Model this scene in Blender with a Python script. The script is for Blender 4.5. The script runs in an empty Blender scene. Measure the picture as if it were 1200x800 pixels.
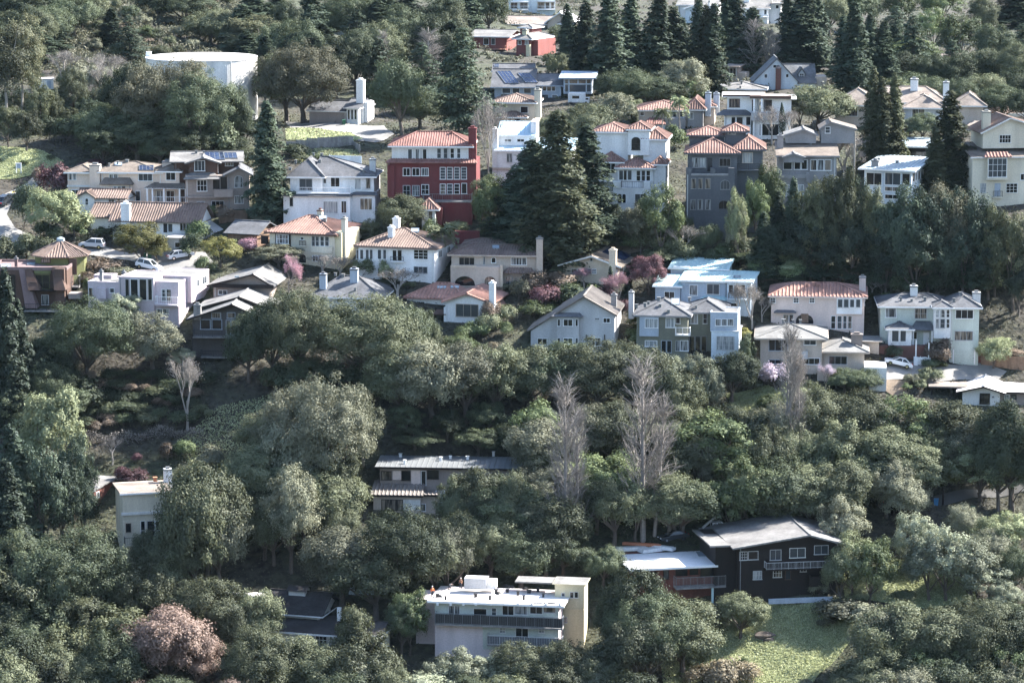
import bpy, math, random
import numpy as np
from mathutils import Vector, Matrix

# ---------------------------------------------------------------- camera, sky, sun, exposure
SC = bpy.context.scene
C = SC.collection
F, PITCH = 3800.0, math.radians(9.4)          # focal length in pixels of a 1200 px wide picture
cam = bpy.data.cameras.new('camera'); camo = bpy.data.objects.new('camera', cam); C.objects.link(camo)
cam.sensor_width = 36.0; cam.lens = 36.0*F/1200.0
cam.clip_start = 1.0; cam.clip_end = 6000.0
camo.location = (0, 0, 0); camo.rotation_euler = (math.pi/2-PITCH, 0, 0)
SC.camera = camo
SUN_EL, SUN_AZ = math.radians(40), math.radians(26)   # azimuth from +x (right) towards +y (away)
sd = Vector((math.cos(SUN_EL)*math.cos(SUN_AZ), math.cos(SUN_EL)*math.sin(SUN_AZ), math.sin(SUN_EL)))
world = bpy.data.worlds.new('World'); SC.world = world; world.use_nodes = True
wn = world.node_tree.nodes; wl = world.node_tree.links
sky = wn.new('ShaderNodeTexSky'); sky.sky_type = 'NISHITA'; sky.sun_disc = False
sky.sun_elevation = SUN_EL; sky.sun_rotation = math.radians(90)-SUN_AZ
sky.air_density = 1.0; sky.dust_density = 1.0; sky.ozone_density = 1.3
wl.new(sky.outputs[0], wn['Background'].inputs[0]); wn['Background'].inputs[1].default_value = 0.105
sun = bpy.data.lights.new('sun', 'SUN'); suno = bpy.data.objects.new('sun', sun); C.objects.link(suno)
sun.energy = 5.0; sun.angle = math.radians(0.55); sun.color = (1.0, 0.96, 0.9)
suno.rotation_euler = sd.to_track_quat('Z', 'Y').to_euler(); suno.location = (300, 500, 300)
SC.view_settings.view_transform = 'Standard'; SC.view_settings.look = 'None'
SC.view_settings.exposure = 2.14; SC.view_settings.gamma = 1.0
SC.view_settings.use_curve_mapping = False
SC.render.engine = 'CYCLES'
cy = SC.cycles
cy.max_bounces = 4; cy.diffuse_bounces = 2; cy.glossy_bounces = 2; cy.transmission_bounces = 3
cy.transparent_max_bounces = 4; cy.volume_bounces = 0
cy.use_adaptive_sampling = True; cy.adaptive_threshold = 0.02
cy.use_denoising = True; cy.denoiser = 'OPENIMAGEDENOISE'
cy.sample_clamp_indirect = 4.0

rnd = random.Random(7); rng = np.random.default_rng(7)

# ---------------------------------------------------------------- materials
MATS = {}
def new_mat(name):
    m = bpy.data.materials.new(name); m.use_nodes = True
    return m, m.node_tree.nodes, m.node_tree.links, m.node_tree.nodes['Principled BSDF']
def mixcol(n, l, fac, a, b, mode='MIX'):
    x = n.new('ShaderNodeMix'); x.data_type = 'RGBA'; x.blend_type = mode
    if isinstance(fac, float): x.inputs[0].default_value = fac
    else: l.new(fac, x.inputs[0])
    for i, c in ((6, a), (7, b)):
        if isinstance(c, tuple): x.inputs[i].default_value = (*c, 1)
        else: l.new(c, x.inputs[i])
    return x.outputs[2]
def surf(name, col, rough=0.85, var=0.2, scale=0.6, streak=False, fine=3.0, bump=0.0, metal=0.0):
    """painted or natural surface: two octaves of uneven tone, optional vertical weather streaks"""
    m, n, l, p = new_mat(name)
    tc = n.new('ShaderNodeTexCoord'); mp = n.new('ShaderNodeMapping'); l.new(tc.outputs['Object'], mp.inputs[0])
    if streak: mp.inputs['Scale'].default_value = (1, 1, 0.18)
    a = n.new('ShaderNodeTexNoise'); a.inputs['Scale'].default_value = scale; a.inputs['Detail'].default_value = 4; l.new(mp.outputs[0], a.inputs[0])
    b = n.new('ShaderNodeTexNoise'); b.inputs['Scale'].default_value = fine; b.inputs['Detail'].default_value = 3; l.new(tc.outputs['Object'], b.inputs[0])
    lo = tuple(c*(1-var) for c in col); hi = tuple(min(.85, c*(1+var*.6)) for c in col)
    r = n.new('ShaderNodeMapRange'); r.inputs[1].default_value = .3; r.inputs[2].default_value = .7; l.new(a.outputs[0], r.inputs[0])
    c1 = mixcol(n, l, r.outputs[0], lo, hi)
    r2 = n.new('ShaderNodeMapRange'); r2.inputs[1].default_value = .3; r2.inputs[2].default_value = .7
    r2.inputs[3].default_value = 1-var*.7; r2.inputs[4].default_value = 1.0+var*.2; l.new(b.outputs[0], r2.inputs[0])
    vm = n.new('ShaderNodeVectorMath'); vm.operation = 'SCALE'; l.new(c1, vm.inputs[0]); l.new(r2.outputs[0], vm.inputs[3])
    l.new(vm.outputs[0], p.inputs['Base Color'])
    p.inputs['Roughness'].default_value = rough; p.inputs['Metallic'].default_value = metal
    p.inputs['Specular IOR Level'].default_value = 0.3
    if bump:
        bn = n.new('ShaderNodeBump'); bn.inputs['Strength'].default_value = bump; bn.inputs['Distance'].default_value = .1
        l.new(b.outputs[0], bn.inputs['Height']); l.new(bn.outputs[0], p.inputs['Normal'])
    MATS[name] = m
    return m
for nm, c in dict(white=(.78, .77, .75), offwhite=(.68, .67, .64), cream=(.64, .58, .46), peach=(.74, .6, .49), tan=(.5, .42, .35), buff=(.58, .49, .38),
                  red=(.15, .042, .042), barn=(.24, .085, .075), slate=(.115, .12, .13), grey=(.27, .265, .265), ltgrey=(.47, .47, .47), pink=(.56, .46, .46), palepink=(.68, .56, .5),
                  rose=(.55, .47, .49), palerose=(.66, .57, .565), brown=(.1, .062, .048), sage=(.52, .56, .5), olive=(.2, .2, .155), bluegrey=(.4, .45, .51), lime=(.15, .155, .065),
                  brick=(.15, .075, .062), yellow=(.62, .56, .38), mauve=(.2, .14, .135), bluewhite=(.6, .67, .72), terracotta=(.5, .2, .11), taupe=(.3, .25, .22), darktaupe=(.1, .09, .085)).items():
    surf(nm, c, .88, .2, .45, True, 4.0, .15)
surf('darkwood', (.018, .013, .012), .7, .3, 1.0, True); surf('wood', (.2, .13, .09), .75, .3, 1.5, True); surf('greywood', (.25, .24, .23), .8, .3, 1.5, True)
surf('redwood', (.17, .065, .05), .75, .3, 1.2, True); surf('teakwood', (.3, .15, .11), .75, .3, 1.2, True)
for nm, c, v in (('tile', (.25, .15, .122), .35), ('tilebrown', (.2, .145, .12), .32), ('tilepink', (.35, .2, .16), .35), ('tilered', (.235, .12, .1), .3), ('tilegrey', (.21, .185, .165), .3),
                 ('shingle', (.12, .122, .13), .35), ('shinglebrown', (.175, .145, .12), .35), ('shinglegrey', (.19, .183, .175), .35), ('shaketan', (.24, .2, .17), .35),
                 ('darkroof', (.05, .045, .045), .4), ('gravel_roof', (.2, .195, .185), .3), ('slateroof', (.14, .144, .15), .35)):
    surf(nm, c, .85, v, .35, False, 2.2, .3)
for nm, c, rg in (('metalblue', (.4, .54, .62), .45), ('metalteal', (.45, .6, .6), .45), ('metalgrey', (.17, .178, .182), .5), ('metalpale', (.34, .4, .43), .45), ('whiteroof', (.82, .82, .82), .6), ('membrane', (.72, .68, .65), .8)):
    surf(nm, c, rg, .1, .3, False, 2.0)
surf('lawn_soil', (.2, .22, .105), .95, .35, .5, False, 3.0, .3); surf('concrete', (.4, .39, .37), .9, .2, .4); surf('asphalt', (.1, .098, .095), .95, .2, .3, False, 5.0, .2); surf('pavement', (.24, .23, .215), .95, .15, .4)
surf('dirt', (.2, .155, .115), .95, .3, .3, False, 3.0, .3); surf('darkmetal', (.03, .03, .033), .5, .2); surf('paint_white', (.8, .8, .79), .6, .06); surf('rail_grey', (.2, .21, .22), .6, .15)
surf('iron', (.045, .045, .05), .6, .2); surf('bark', (.12, .10, .085), .95, .35, 1.0, True, 6.0, .4); surf('palebark', (.33, .30, .26), .95, .3, 1.0, True, 6.0, .3); surf('greybark', (.27, .245, .225), .95, .3, 1.0, True)
surf('twig', (.3, .25, .22), .95, .25, .8); surf('twigpale', (.32, .29, .26), .95, .2, .8); surf('twigred', (.27, .18, .155), .95, .25, .8); surf('yellowline', (.6, .42, .1), .9, .2)
surf('hiviz', (.75, .2, .06), .8, .1); surf('denim', (.03, .035, .05), .85, .2); surf('skin', (.5, .32, .24), .6, .1); surf('hair', (.03, .025, .02), .8, .1); surf('greyshirt', (.18, .18, .19), .85, .2); surf('tanshirt', (.42, .22, .13), .85, .15)
surf('bin_green', (.03, .11, .07), .5, .1); surf('bin_blue', (.05, .2, .4), .5, .1); surf('redplastic', (.5, .04, .03), .5, .1); surf('tarp_blue', (.08, .16, .4), .6, .2); surf('rubber', (.02, .02, .02), .8, .1)
def gloss(name, col, rough=.12, spec=.5, metal=0.0, coat=0.0):
    m, n, l, p = new_mat(name)
    p.inputs['Base Color'].default_value = (*col, 1); p.inputs['Roughness'].default_value = rough
    p.inputs['Specular IOR Level'].default_value = spec; p.inputs['Metallic'].default_value = metal; p.inputs['Coat Weight'].default_value = coat
    MATS[name] = m
gloss('glass_dark', (.012, .014, .017), .06, .5); gloss('glass_mid', (.045, .055, .065), .1, .6)
gloss('carglass', (.015, .018, .02), .06, .6); gloss('solar', (.03, .045, .09), .18, .6); gloss('chrome', (.6, .6, .6), .2, .5, 1.0)
gloss('headlamp', (.7, .7, .7), .1, .6); gloss('taillamp', (.4, .02, .02), .2, .5); gloss('skylight', (.35, .42, .48), .12, .6)
for nm, c in (('car_silver', (.5, .51, .53)), ('car_white', (.74, .75, .76)), ('car_red', (.4, .03, .03)), ('car_blue', (.06, .18, .42)), ('car_dark', (.03, .035, .04))): gloss(nm, c, .25, .5, .0, .6)
def curtain(name, a, b):
    m, n, l, p = new_mat(name)
    tc = n.new('ShaderNodeTexCoord'); mp = n.new('ShaderNodeMapping'); mp.inputs['Scale'].default_value = (3.0, 3.0, .25); l.new(tc.outputs['Object'], mp.inputs[0])
    a_ = n.new('ShaderNodeTexNoise'); a_.inputs['Scale'].default_value = 1.4; l.new(mp.outputs[0], a_.inputs[0])
    r = n.new('ShaderNodeMapRange'); r.inputs[1].default_value = .42; r.inputs[2].default_value = .58; l.new(a_.outputs[0], r.inputs[0])
    l.new(mixcol(n, l, r.outputs[0], a, b), p.inputs['Base Color']); p.inputs['Roughness'].default_value = .12; p.inputs['Specular IOR Level'].default_value = .5
    MATS[name] = m
curtain('glass_curtain', (.04, .045, .05), (.3, .31, .31)); curtain('glass_blind', (.2, .22, .23), (.42, .43, .42)); curtain('glass_warm', (.03, .03, .03), (.24, .2, .16))
GLASS = ['glass_dark']*5+['glass_mid']*4+['glass_curtain']*3+['glass_blind']*1+['glass_warm']*2
def leafmat(name, a, b, trans=.2):
    """leaves: tone differs from clump to clump and from plant to plant; light passes through"""
    m, n, l, p = new_mat(name)
    tc = n.new('ShaderNodeTexCoord'); oi = n.new('ShaderNodeObjectInfo')
    ns = n.new('ShaderNodeTexNoise'); ns.inputs['Scale'].default_value = .55 if name != 'leaf_chap' else .16; ns.inputs['Detail'].default_value = 3; l.new(tc.outputs['Object'], ns.inputs[0])
    ns.noise_dimensions = '4D'; l.new(oi.outputs['Random'], ns.inputs['W'])
    gm = n.new('ShaderNodeNewGeometry')
    ad = n.new('ShaderNodeMath'); ad.operation = 'MULTIPLY_ADD'; l.new(gm.outputs['Random Per Island'], ad.inputs[0]); ad.inputs[1].default_value = .4; l.new(ns.outputs[0], ad.inputs[2])
    r = n.new('ShaderNodeMapRange'); r.inputs[1].default_value = .4; r.inputs[2].default_value = 1.05; l.new(ad.outputs[0], r.inputs[0])
    c = mixcol(n, l, r.outputs[0], a, b)
    r2 = n.new('ShaderNodeMapRange'); r2.inputs[3].default_value = .5; r2.inputs[4].default_value = 1.34; l.new(oi.outputs['Random'], r2.inputs[0])
    vm = n.new('ShaderNodeVectorMath'); vm.operation = 'SCALE'; l.new(c, vm.inputs[0]); l.new(r2.outputs[0], vm.inputs[3])
    d = n.new('ShaderNodeBsdfDiffuse'); l.new(vm.outputs[0], d.inputs[0])
    t = n.new('ShaderNodeBsdfTranslucent'); l.new(vm.outputs[0], t.inputs[0])
    g = n.new('ShaderNodeBsdfGlossy'); g.inputs['Roughness'].default_value = .6; g.inputs[0].default_value = (.7, .75, .8, 1)
    mx = n.new('ShaderNodeMixShader'); mx.inputs[0].default_value = trans; l.new(d.outputs[0], mx.inputs[1]); l.new(t.outputs[0], mx.inputs[2])
    m2 = n.new('ShaderNodeMixShader'); m2.inputs[0].default_value = .02; l.new(mx.outputs[0], m2.inputs[1]); l.new(g.outputs[0], m2.inputs[2])
    n.remove(p); l.new(m2.outputs[0], n['Material Output'].inputs[0]); MATS[name] = m
leafmat('leaf_oak', (.064, .076, .042), (.17, .18, .103)); leafmat('leaf_oakdark', (.038, .053, .03), (.11, .126, .068)); leafmat('leaf_oakgrey', (.105, .11, .072), (.23, .23, .155))
leafmat('leaf_green', (.066, .092, .04), (.165, .196, .09)); leafmat('leaf_light', (.14, .165, .085), (.285, .305, .17)); leafmat('leaf_yellow', (.13, .128, .04), (.26, .245, .09))
leafmat('leaf_conifer', (.027, .041, .028), (.076, .098, .06)); leafmat('leaf_oakbrown', (.07, .07, .042), (.15, .14, .09)); leafmat('leaf_coniferolive', (.038, .048, .027), (.12, .125, .065)); leafmat('leaf_rust', (.14, .1, .08), (.25, .18, .145)); leafmat('leaf_plum', (.07, .035, .04), (.16, .085, .09))
leafmat('leaf_pink', (.42, .21, .26), (.6, .4, .44)); leafmat('leaf_pale', (.15, .17, .105), (.31, .325, .23)); leafmat('leaf_brown', (.14, .105, .075), (.26, .2, .15)); leafmat('leaf_lilac', (.4, .33, .38), (.6, .52, .58)); leafmat('leaf_euc', (.075, .085, .05), (.18, .175, .10))
leafmat('leaf_grass', (.25, .27, .14), (.5, .52, .31), .3); leafmat('leaf_chap', (.065, .075, .045), (.26, .245, .17)); leafmat('leaf_dry', (.16, .135, .085), (.3, .25, .17)); leafmat('leaf_twig', (.15, .134, .12), (.27, .246, .222), .2)
leafmat('leaf_litter', (.045, .045, .028), (.12, .11, .07), .25)

# ---------------------------------------------------------------- terrain: a hillside seen across a valley
def dep(v): return PITCH+math.atan((v-400)/F)
COLS = {
    -200: [(860, 440), (800, 452), (700, 470), (600, 488), (500, 506), (430, 518), (380, 529), (330, 543), (300, 556), (250, 576), (200, 593), (180, 600), (130, 625), (100, 645), (50, 690), (0, 750), (-60, 850), (-140, 1100), (-200, 1500)],
    100: [(860, 440), (800, 452), (700, 470), (600, 488), (500, 508), (430, 520), (380, 530), (330, 543), (300, 556), (250, 574), (200, 592), (180, 600), (130, 632), (100, 655), (50, 700), (0, 760), (-60, 860), (-140, 1100), (-200, 1500)],
    280: [(860, 440), (800, 452), (700, 470), (600, 486), (500, 504), (430, 517), (380, 529), (330, 543), (300, 554), (250, 572), (200, 590), (160, 611), (145, 640), (100, 680), (50, 740), (0, 810), (-60, 920), (-140, 1150), (-200, 1500)],
    600: [(860, 440), (800, 452), (700, 470), (620, 484), (550, 497), (480, 510), (410, 524), (340, 542), (250, 568), (200, 588), (155, 616), (120, 660), (66, 760), (30, 860), (0, 960), (-60, 1150), (-110, 1400), (-150, 1700)],
    900: [(860, 440), (800, 452), (700, 470), (620, 485), (550, 499), (480, 512), (410, 525), (340, 543), (250, 568), (200, 588), (155, 612), (120, 655), (66, 770), (30, 880), (0, 1000), (-60, 1180), (-110, 1400), (-150, 1700)],
    1150: [(860, 440), (800, 452), (700, 470), (620, 485), (570, 498), (480, 513), (430, 527), (400, 534), (330, 547), (250, 570), (200, 590), (150, 614), (120, 655), (80, 730), (40, 830), (0, 930), (-60, 1100), (-110, 1350), (-150, 1700)],
    1400: [(860, 440), (800, 452), (700, 470), (620, 485), (570, 498), (480, 513), (430, 526), (400, 533), (330, 547), (250, 570), (200, 590), (150, 614), (120, 650), (80, 720), (40, 800), (0, 880), (-60, 1050), (-110, 1300), (-150, 1700)],
}
YS = np.concatenate([np.arange(-420, 420, 20.0), np.arange(420, 1000, 3.0), np.arange(1000, 2300, 20.0)])
US = np.arange(-200, 1401, 50.0)
def _profile(pts):
    y = [-420, -60, 60, 200, 330, 400]; z = [6, -9, -14, -78, -122, -130]
    for v, Y in pts: y.append(Y); z.append(-Y*math.tan(dep(v)))
    y += [2300]; z += [z[-1]+30]
    return np.interp(YS, y, z)
_prof = np.array([_profile(COLS[k]) for k in sorted(COLS)])
_ks = np.array(sorted(COLS), float)
TG = np.array([[np.interp(u, _ks, _prof[:, j]) for j in range(len(YS))] for u in US])
k5 = np.array([1, 2, 3, 2, 1.])/9
for i in range(len(US)): TG[i] = np.convolve(np.pad(TG[i], 2, mode='edge'), k5, 'valid')
for j in range(TG.shape[1]): TG[:, j] = np.convolve(np.pad(TG[:, j], 1, mode='edge'), [.25, .5, .25], 'valid')
YL = YS.tolist(); TL = TG.tolist()
import bisect
def T(x, y):
    u = 600+F*x/max(y, 300.0)*math.cos(PITCH)
    fu = min(max((u-US[0])/50.0, 0), len(US)-1.001); i = int(fu); a = fu-i
    y = min(max(y, -419.9), 2279.9); j = bisect.bisect_right(YL, y)-1; b = (y-YL[j])/(YL[j+1]-YL[j])
    z = (TL[i][j]*(1-b)+TL[i][j+1]*b)*(1-a)+(TL[i+1][j]*(1-b)+TL[i+1][j+1]*b)*a
    return z+.35*math.sin(x*.21+1.3)*math.sin(y*.17)+.2*math.sin(x*.53+y*.41)
cp, sp = math.cos(PITCH), math.sin(PITCH)
def ray(u, v):
    a = (u-600)/F; b = (400-v)/F
    return Vector((a, cp+b*sp, -sp+b*cp))
def at(u, v, h=0.0):
    """the place on the hillside whose point h metres above the ground is seen at picture position (u, v)"""
    d = ray(u, v); y = 330.0; py = y
    def f(y): t = y/d.y; return t*d.z-(T(t*d.x, y)+h)
    while y < 1900:
        if f(y) <= 0: break
        py = y; y += 3.0
    lo, hi = py, y
    for _ in range(14):
        m = (lo+hi)/2
        if f(m) <= 0: hi = m
        else: lo = m
    t = hi/d.y; x = t*d.x
    return Vector((x, hi, T(x, hi)))
def depth_scale(p): return (p.y*cp-p.z*sp)/F       # metres per pixel at a point

# ---------------------------------------------------------------- mesh helpers
class MB:
    def __init__(s): s.v = []; s.f = []
    def add(s, vs, fs):
        o = len(s.v); s.v += [tuple(p) for p in vs]; s.f += [tuple(i+o for i in f) for f in fs]; return s
    def box(s, x0, x1, y0, y1, z0, z1):
        return s.add([(x0, y0, z0), (x1, y0, z0), (x1, y1, z0), (x0, y1, z0), (x0, y0, z1), (x1, y0, z1), (x1, y1, z1), (x0, y1, z1)],
                     [(0, 3, 2, 1), (4, 5, 6, 7), (0, 1, 5, 4), (1, 2, 6, 5), (2, 3, 7, 6), (3, 0, 4, 7)])
    def bar(s, a, b, w, h=None):
        """square bar from a to b"""
        a = Vector(a); b = Vector(b); h = h or w; d = (b-a).normalized()
        up = Vector((0, 0, 1)) if abs(d.z) < .95 else Vector((0, 1, 0))
        r = d.cross(up).normalized()*w/2; q = r.cross(d).normalized()*h/2
        vs = [a-r-q, a+r-q, a+r+q, a-r+q, b-r-q, b+r-q, b+r+q, b-r+q]
        return s.add(vs, [(0, 1, 2, 3), (7, 6, 5, 4), (0, 4, 5, 1), (1, 5, 6, 2), (2, 6, 7, 3), (3, 7, 4, 0)])
    def tube(s, pts, rad, n=6):
        pts = [Vector(p) for p in pts]; o = len(s.v); k = len(pts)
        for i, p in enumerate(pts):
            d = (pts[min(i+1, k-1)]-pts[max(i-1, 0)]).normalized()
            up = Vector((0, 0, 1)) if abs(d.z) < .9 else Vector((1, 0, 0))
            r = d.cross(up).normalized(); q = r.cross(d).normalized()
            for j in range(n):
                a = 2*math.pi*j/n; s.v.append(tuple(p+(r*math.cos(a)+q*math.sin(a))*rad[i]))
        for i in range(k-1):
            for j in range(n):
                j2 = (j+1) % n; s.f.append((o+i*n+j, o+i*n+j2, o+(i+1)*n+j2, o+(i+1)*n+j))
        s.f.append(tuple(o+j for j in reversed(range(n)))); s.f.append(tuple(o+(k-1)*n+j for j in range(n)))
        return s
    def slab(s, poly, t=.2):
        """polygon given counter-clockwise from above, thickened straight down"""
        n = len(poly); top = [Vector(p) for p in poly]; bot = [p-Vector((0, 0, t)) for p in top]
        return s.add(top+bot, [tuple(range(n)), tuple(range(2*n-1, n-1, -1))]+[(i, i+n, (i+1) % n+n, (i+1) % n) for i in range(n)])
    def build(s, name, mat, parent=None, smooth=False):
        me = bpy.data.meshes.new(name); me.from_pydata(s.v, [], s.f); me.update()
        if smooth: me.shade_smooth()
        if mat: me.materials.append(MATS[mat] if isinstance(mat, str) else mat)
        o = bpy.data.objects.new(name, me); C.objects.link(o)
        if parent: o.parent = parent
        return o
def empty(name, loc, rz=0.0):
    o = bpy.data.objects.new(name, None); C.objects.link(o); o.location = loc; o.rotation_euler = (0, 0, rz); o.empty_display_size = .5; return o
def tag(o, label=None, cat=None, group=None, kind=None):
    if label: o['label'] = label
    if cat: o['category'] = cat
    if group: o['group'] = group
    if kind: o['kind'] = kind
    return o
def np_mesh(name, verts, quads, mat=None):
    me = bpy.data.meshes.new(name); nv = len(verts); nf = len(quads); k = quads.shape[1]
    me.vertices.add(nv); me.vertices.foreach_set('co', np.ascontiguousarray(verts, np.float32).ravel())
    me.loops.add(nf*k); me.loops.foreach_set('vertex_index', np.ascontiguousarray(quads, np.int32).ravel())
    me.polygons.add(nf); me.polygons.foreach_set('loop_start', np.arange(0, nf*k, k, dtype=np.int32))
    me.update(calc_edges=True)
    if mat: me.materials.append(MATS[mat])
    return me
def children(o): return [c for c in bpy.data.objects if c.parent is o]

# ---------------------------------------------------------------- ground
def make_ground():
    ys = np.concatenate([np.arange(-400, 420, 20.0), np.arange(420, 720, 1.5), np.arange(720, 900, 4.0), np.arange(900, 2240, 20.0)])
    xs = np.concatenate([np.arange(-880, -160, 40.0), np.arange(-160, 161, 1.75), np.arange(180, 881, 40.0)])
    V = np.array([(x, y, T(x, y)) for y in ys for x in xs]); nx = len(xs)
    q = np.array([(j*nx+i, j*nx+i+1, (j+1)*nx+i+1, (j+1)*nx+i) for j in range(len(ys)-1) for i in range(nx-1)])
    m, n, l, p = new_mat('hillside')
    tc = n.new('ShaderNodeTexCoord')
    a = n.new('ShaderNodeTexNoise'); a.inputs['Scale'].default_value = .05; a.inputs['Detail'].default_value = 6; l.new(tc.outputs['Object'], a.inputs[0])
    b = n.new('ShaderNodeTexNoise'); b.inputs['Scale'].default_value = .9; b.inputs['Detail'].default_value = 5; l.new(tc.outputs['Object'], b.inputs[0])
    r = n.new('ShaderNodeMapRange'); r.inputs[1].default_value = .42; r.inputs[2].default_value = .6; l.new(a.outputs[0], r.inputs[0])
    c = mixcol(n, l, r.outputs[0], (.042, .036, .027), (.038, .043, .021))
    r2 = n.new('ShaderNodeMapRange'); r2.inputs[1].default_value = .35; r2.inputs[2].default_value = .7; r2.inputs[3].default_value = .5; r2.inputs[4].default_value = 1.5; l.new(b.outputs[0], r2.inputs[0])
    vm = n.new('ShaderNodeVectorMath'); vm.operation = 'SCALE'; l.new(c, vm.inputs[0]); l.new(r2.outputs[0], vm.inputs[3]); l.new(vm.outputs[0], p.inputs['Base Color'])
    p.inputs['Roughness'].default_value = 1.0
    bn = n.new('ShaderNodeBump'); bn.inputs['Distance'].default_value = .5; l.new(b.outputs[0], bn.inputs['Height']); l.new(bn.outputs[0], p.inputs['Normal'])
    MATS['hillside'] = m
    me = np_mesh('hillside', V, q, 'hillside'); me.shade_smooth()
    o = bpy.data.objects.new('hillside', me); C.objects.link(o); tag(o, kind='structure')
make_ground()
def inside(poly, x, y):
    r = False; n = len(poly); j = n-1
    for i in range(n):
        xi, yi = poly[i]; xj, yj = poly[j]
        if (yi > y) != (yj > y) and x < (xj-xi)*(y-yi)/(yj-yi)+xi: r = not r
        j = i
    return r
PAVED = []
def sheet(name, px, mat, lift, step=1.2):
    """a paved or bare patch lying on the ground; px is its outline as picture positions"""
    w = [at(u, v) for u, v in px]; poly = [(p.x, p.y) for p in w]
    import bmesh
    bm = bmesh.new(); vs = []
    for i, a in enumerate(poly):
        b = poly[(i+1) % len(poly)]; k = max(1, int(math.dist(a, b)/step))
        vs += [bm.verts.new((a[0]+(b[0]-a[0])*t/k, a[1]+(b[1]-a[1])*t/k, 0)) for t in range(k)]
    bm.faces.new(vs); 
    x0 = min(p[0] for p in poly); x1 = max(p[0] for p in poly); y0 = min(p[1] for p in poly); y1 = max(p[1] for p in poly)
    for k in range(1, int((x1-x0)/step)+1): bmesh.ops.bisect_plane(bm, geom=bm.verts[:]+bm.edges[:]+bm.faces[:], plane_co=(x0+k*step, 0, 0), plane_no=(1, 0, 0))
    for k in range(1, int((y1-y0)/step)+1): bmesh.ops.bisect_plane(bm, geom=bm.verts[:]+bm.edges[:]+bm.faces[:], plane_co=(0, y0+k*step, 0), plane_no=(0, 1, 0))
    for v in bm.verts: v.co.z = T(v.co.x, v.co.y)+lift
    bm.normal_update()
    for f in bm.faces:
        if f.normal.z < 0: f.normal_flip()
    me = bpy.data.meshes.new(name); bm.to_mesh(me); bm.free(); me.materials.append(MATS[mat]); me.shade_smooth()
    o = bpy.data.objects.new(name, me); C.objects.link(o); tag(o, kind='structure'); PAVED.append(poly); return o
# ---------------------------------------------------------------- house kit
A1, A2, A3, A4 = (0, 0, 4), (300, 0, 4), (600, 0, 4), (900, 0, 4)
A5, A6, A7, A8 = (0, 150, 5), (200, 150, 5), (420, 130, 5), (660, 130, 5)
B1, B2, B3, B4, B5, B6, B7, B8 = (860, 100, 3.529), (0, 270, 5), (200, 220, 5), (400, 240, 5), (580, 280, 5), (720, 290, 5), (860, 310, 3.529), (0, 400, 4)
C1, C2, C3, C4, C5 = (60, 520, 4), (380, 500, 4.615), (240, 640, 4.615), (470, 640, 4.8), (680, 590, 3.529)
D1, D2, D3, D4, D5, D6, D7 = (560, 0, 6.667), (740, 60, 6.667), (780, 0, 6.667), (485, 660, 10), (1020, 400, 6.667), (680, 600, 6.667), (200, 330, 8)
PX = (0, 0, 1)
RIB = {'tile': (.48, .26, .13), 'tilebrown': (.46, .24, .12), 'tilepink': (.6, .32, .17), 'tilered': (.44, .22, .11), 'tilegrey': (.6, .3, .15),
       'metalblue': (.7, .08, .1), 'metalteal': (.7, .08, .1), 'metalgrey': (.8, .09, .1), 'metalpale': (.7, .08, .1)}
class R: pass
HOUSES = []
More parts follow.
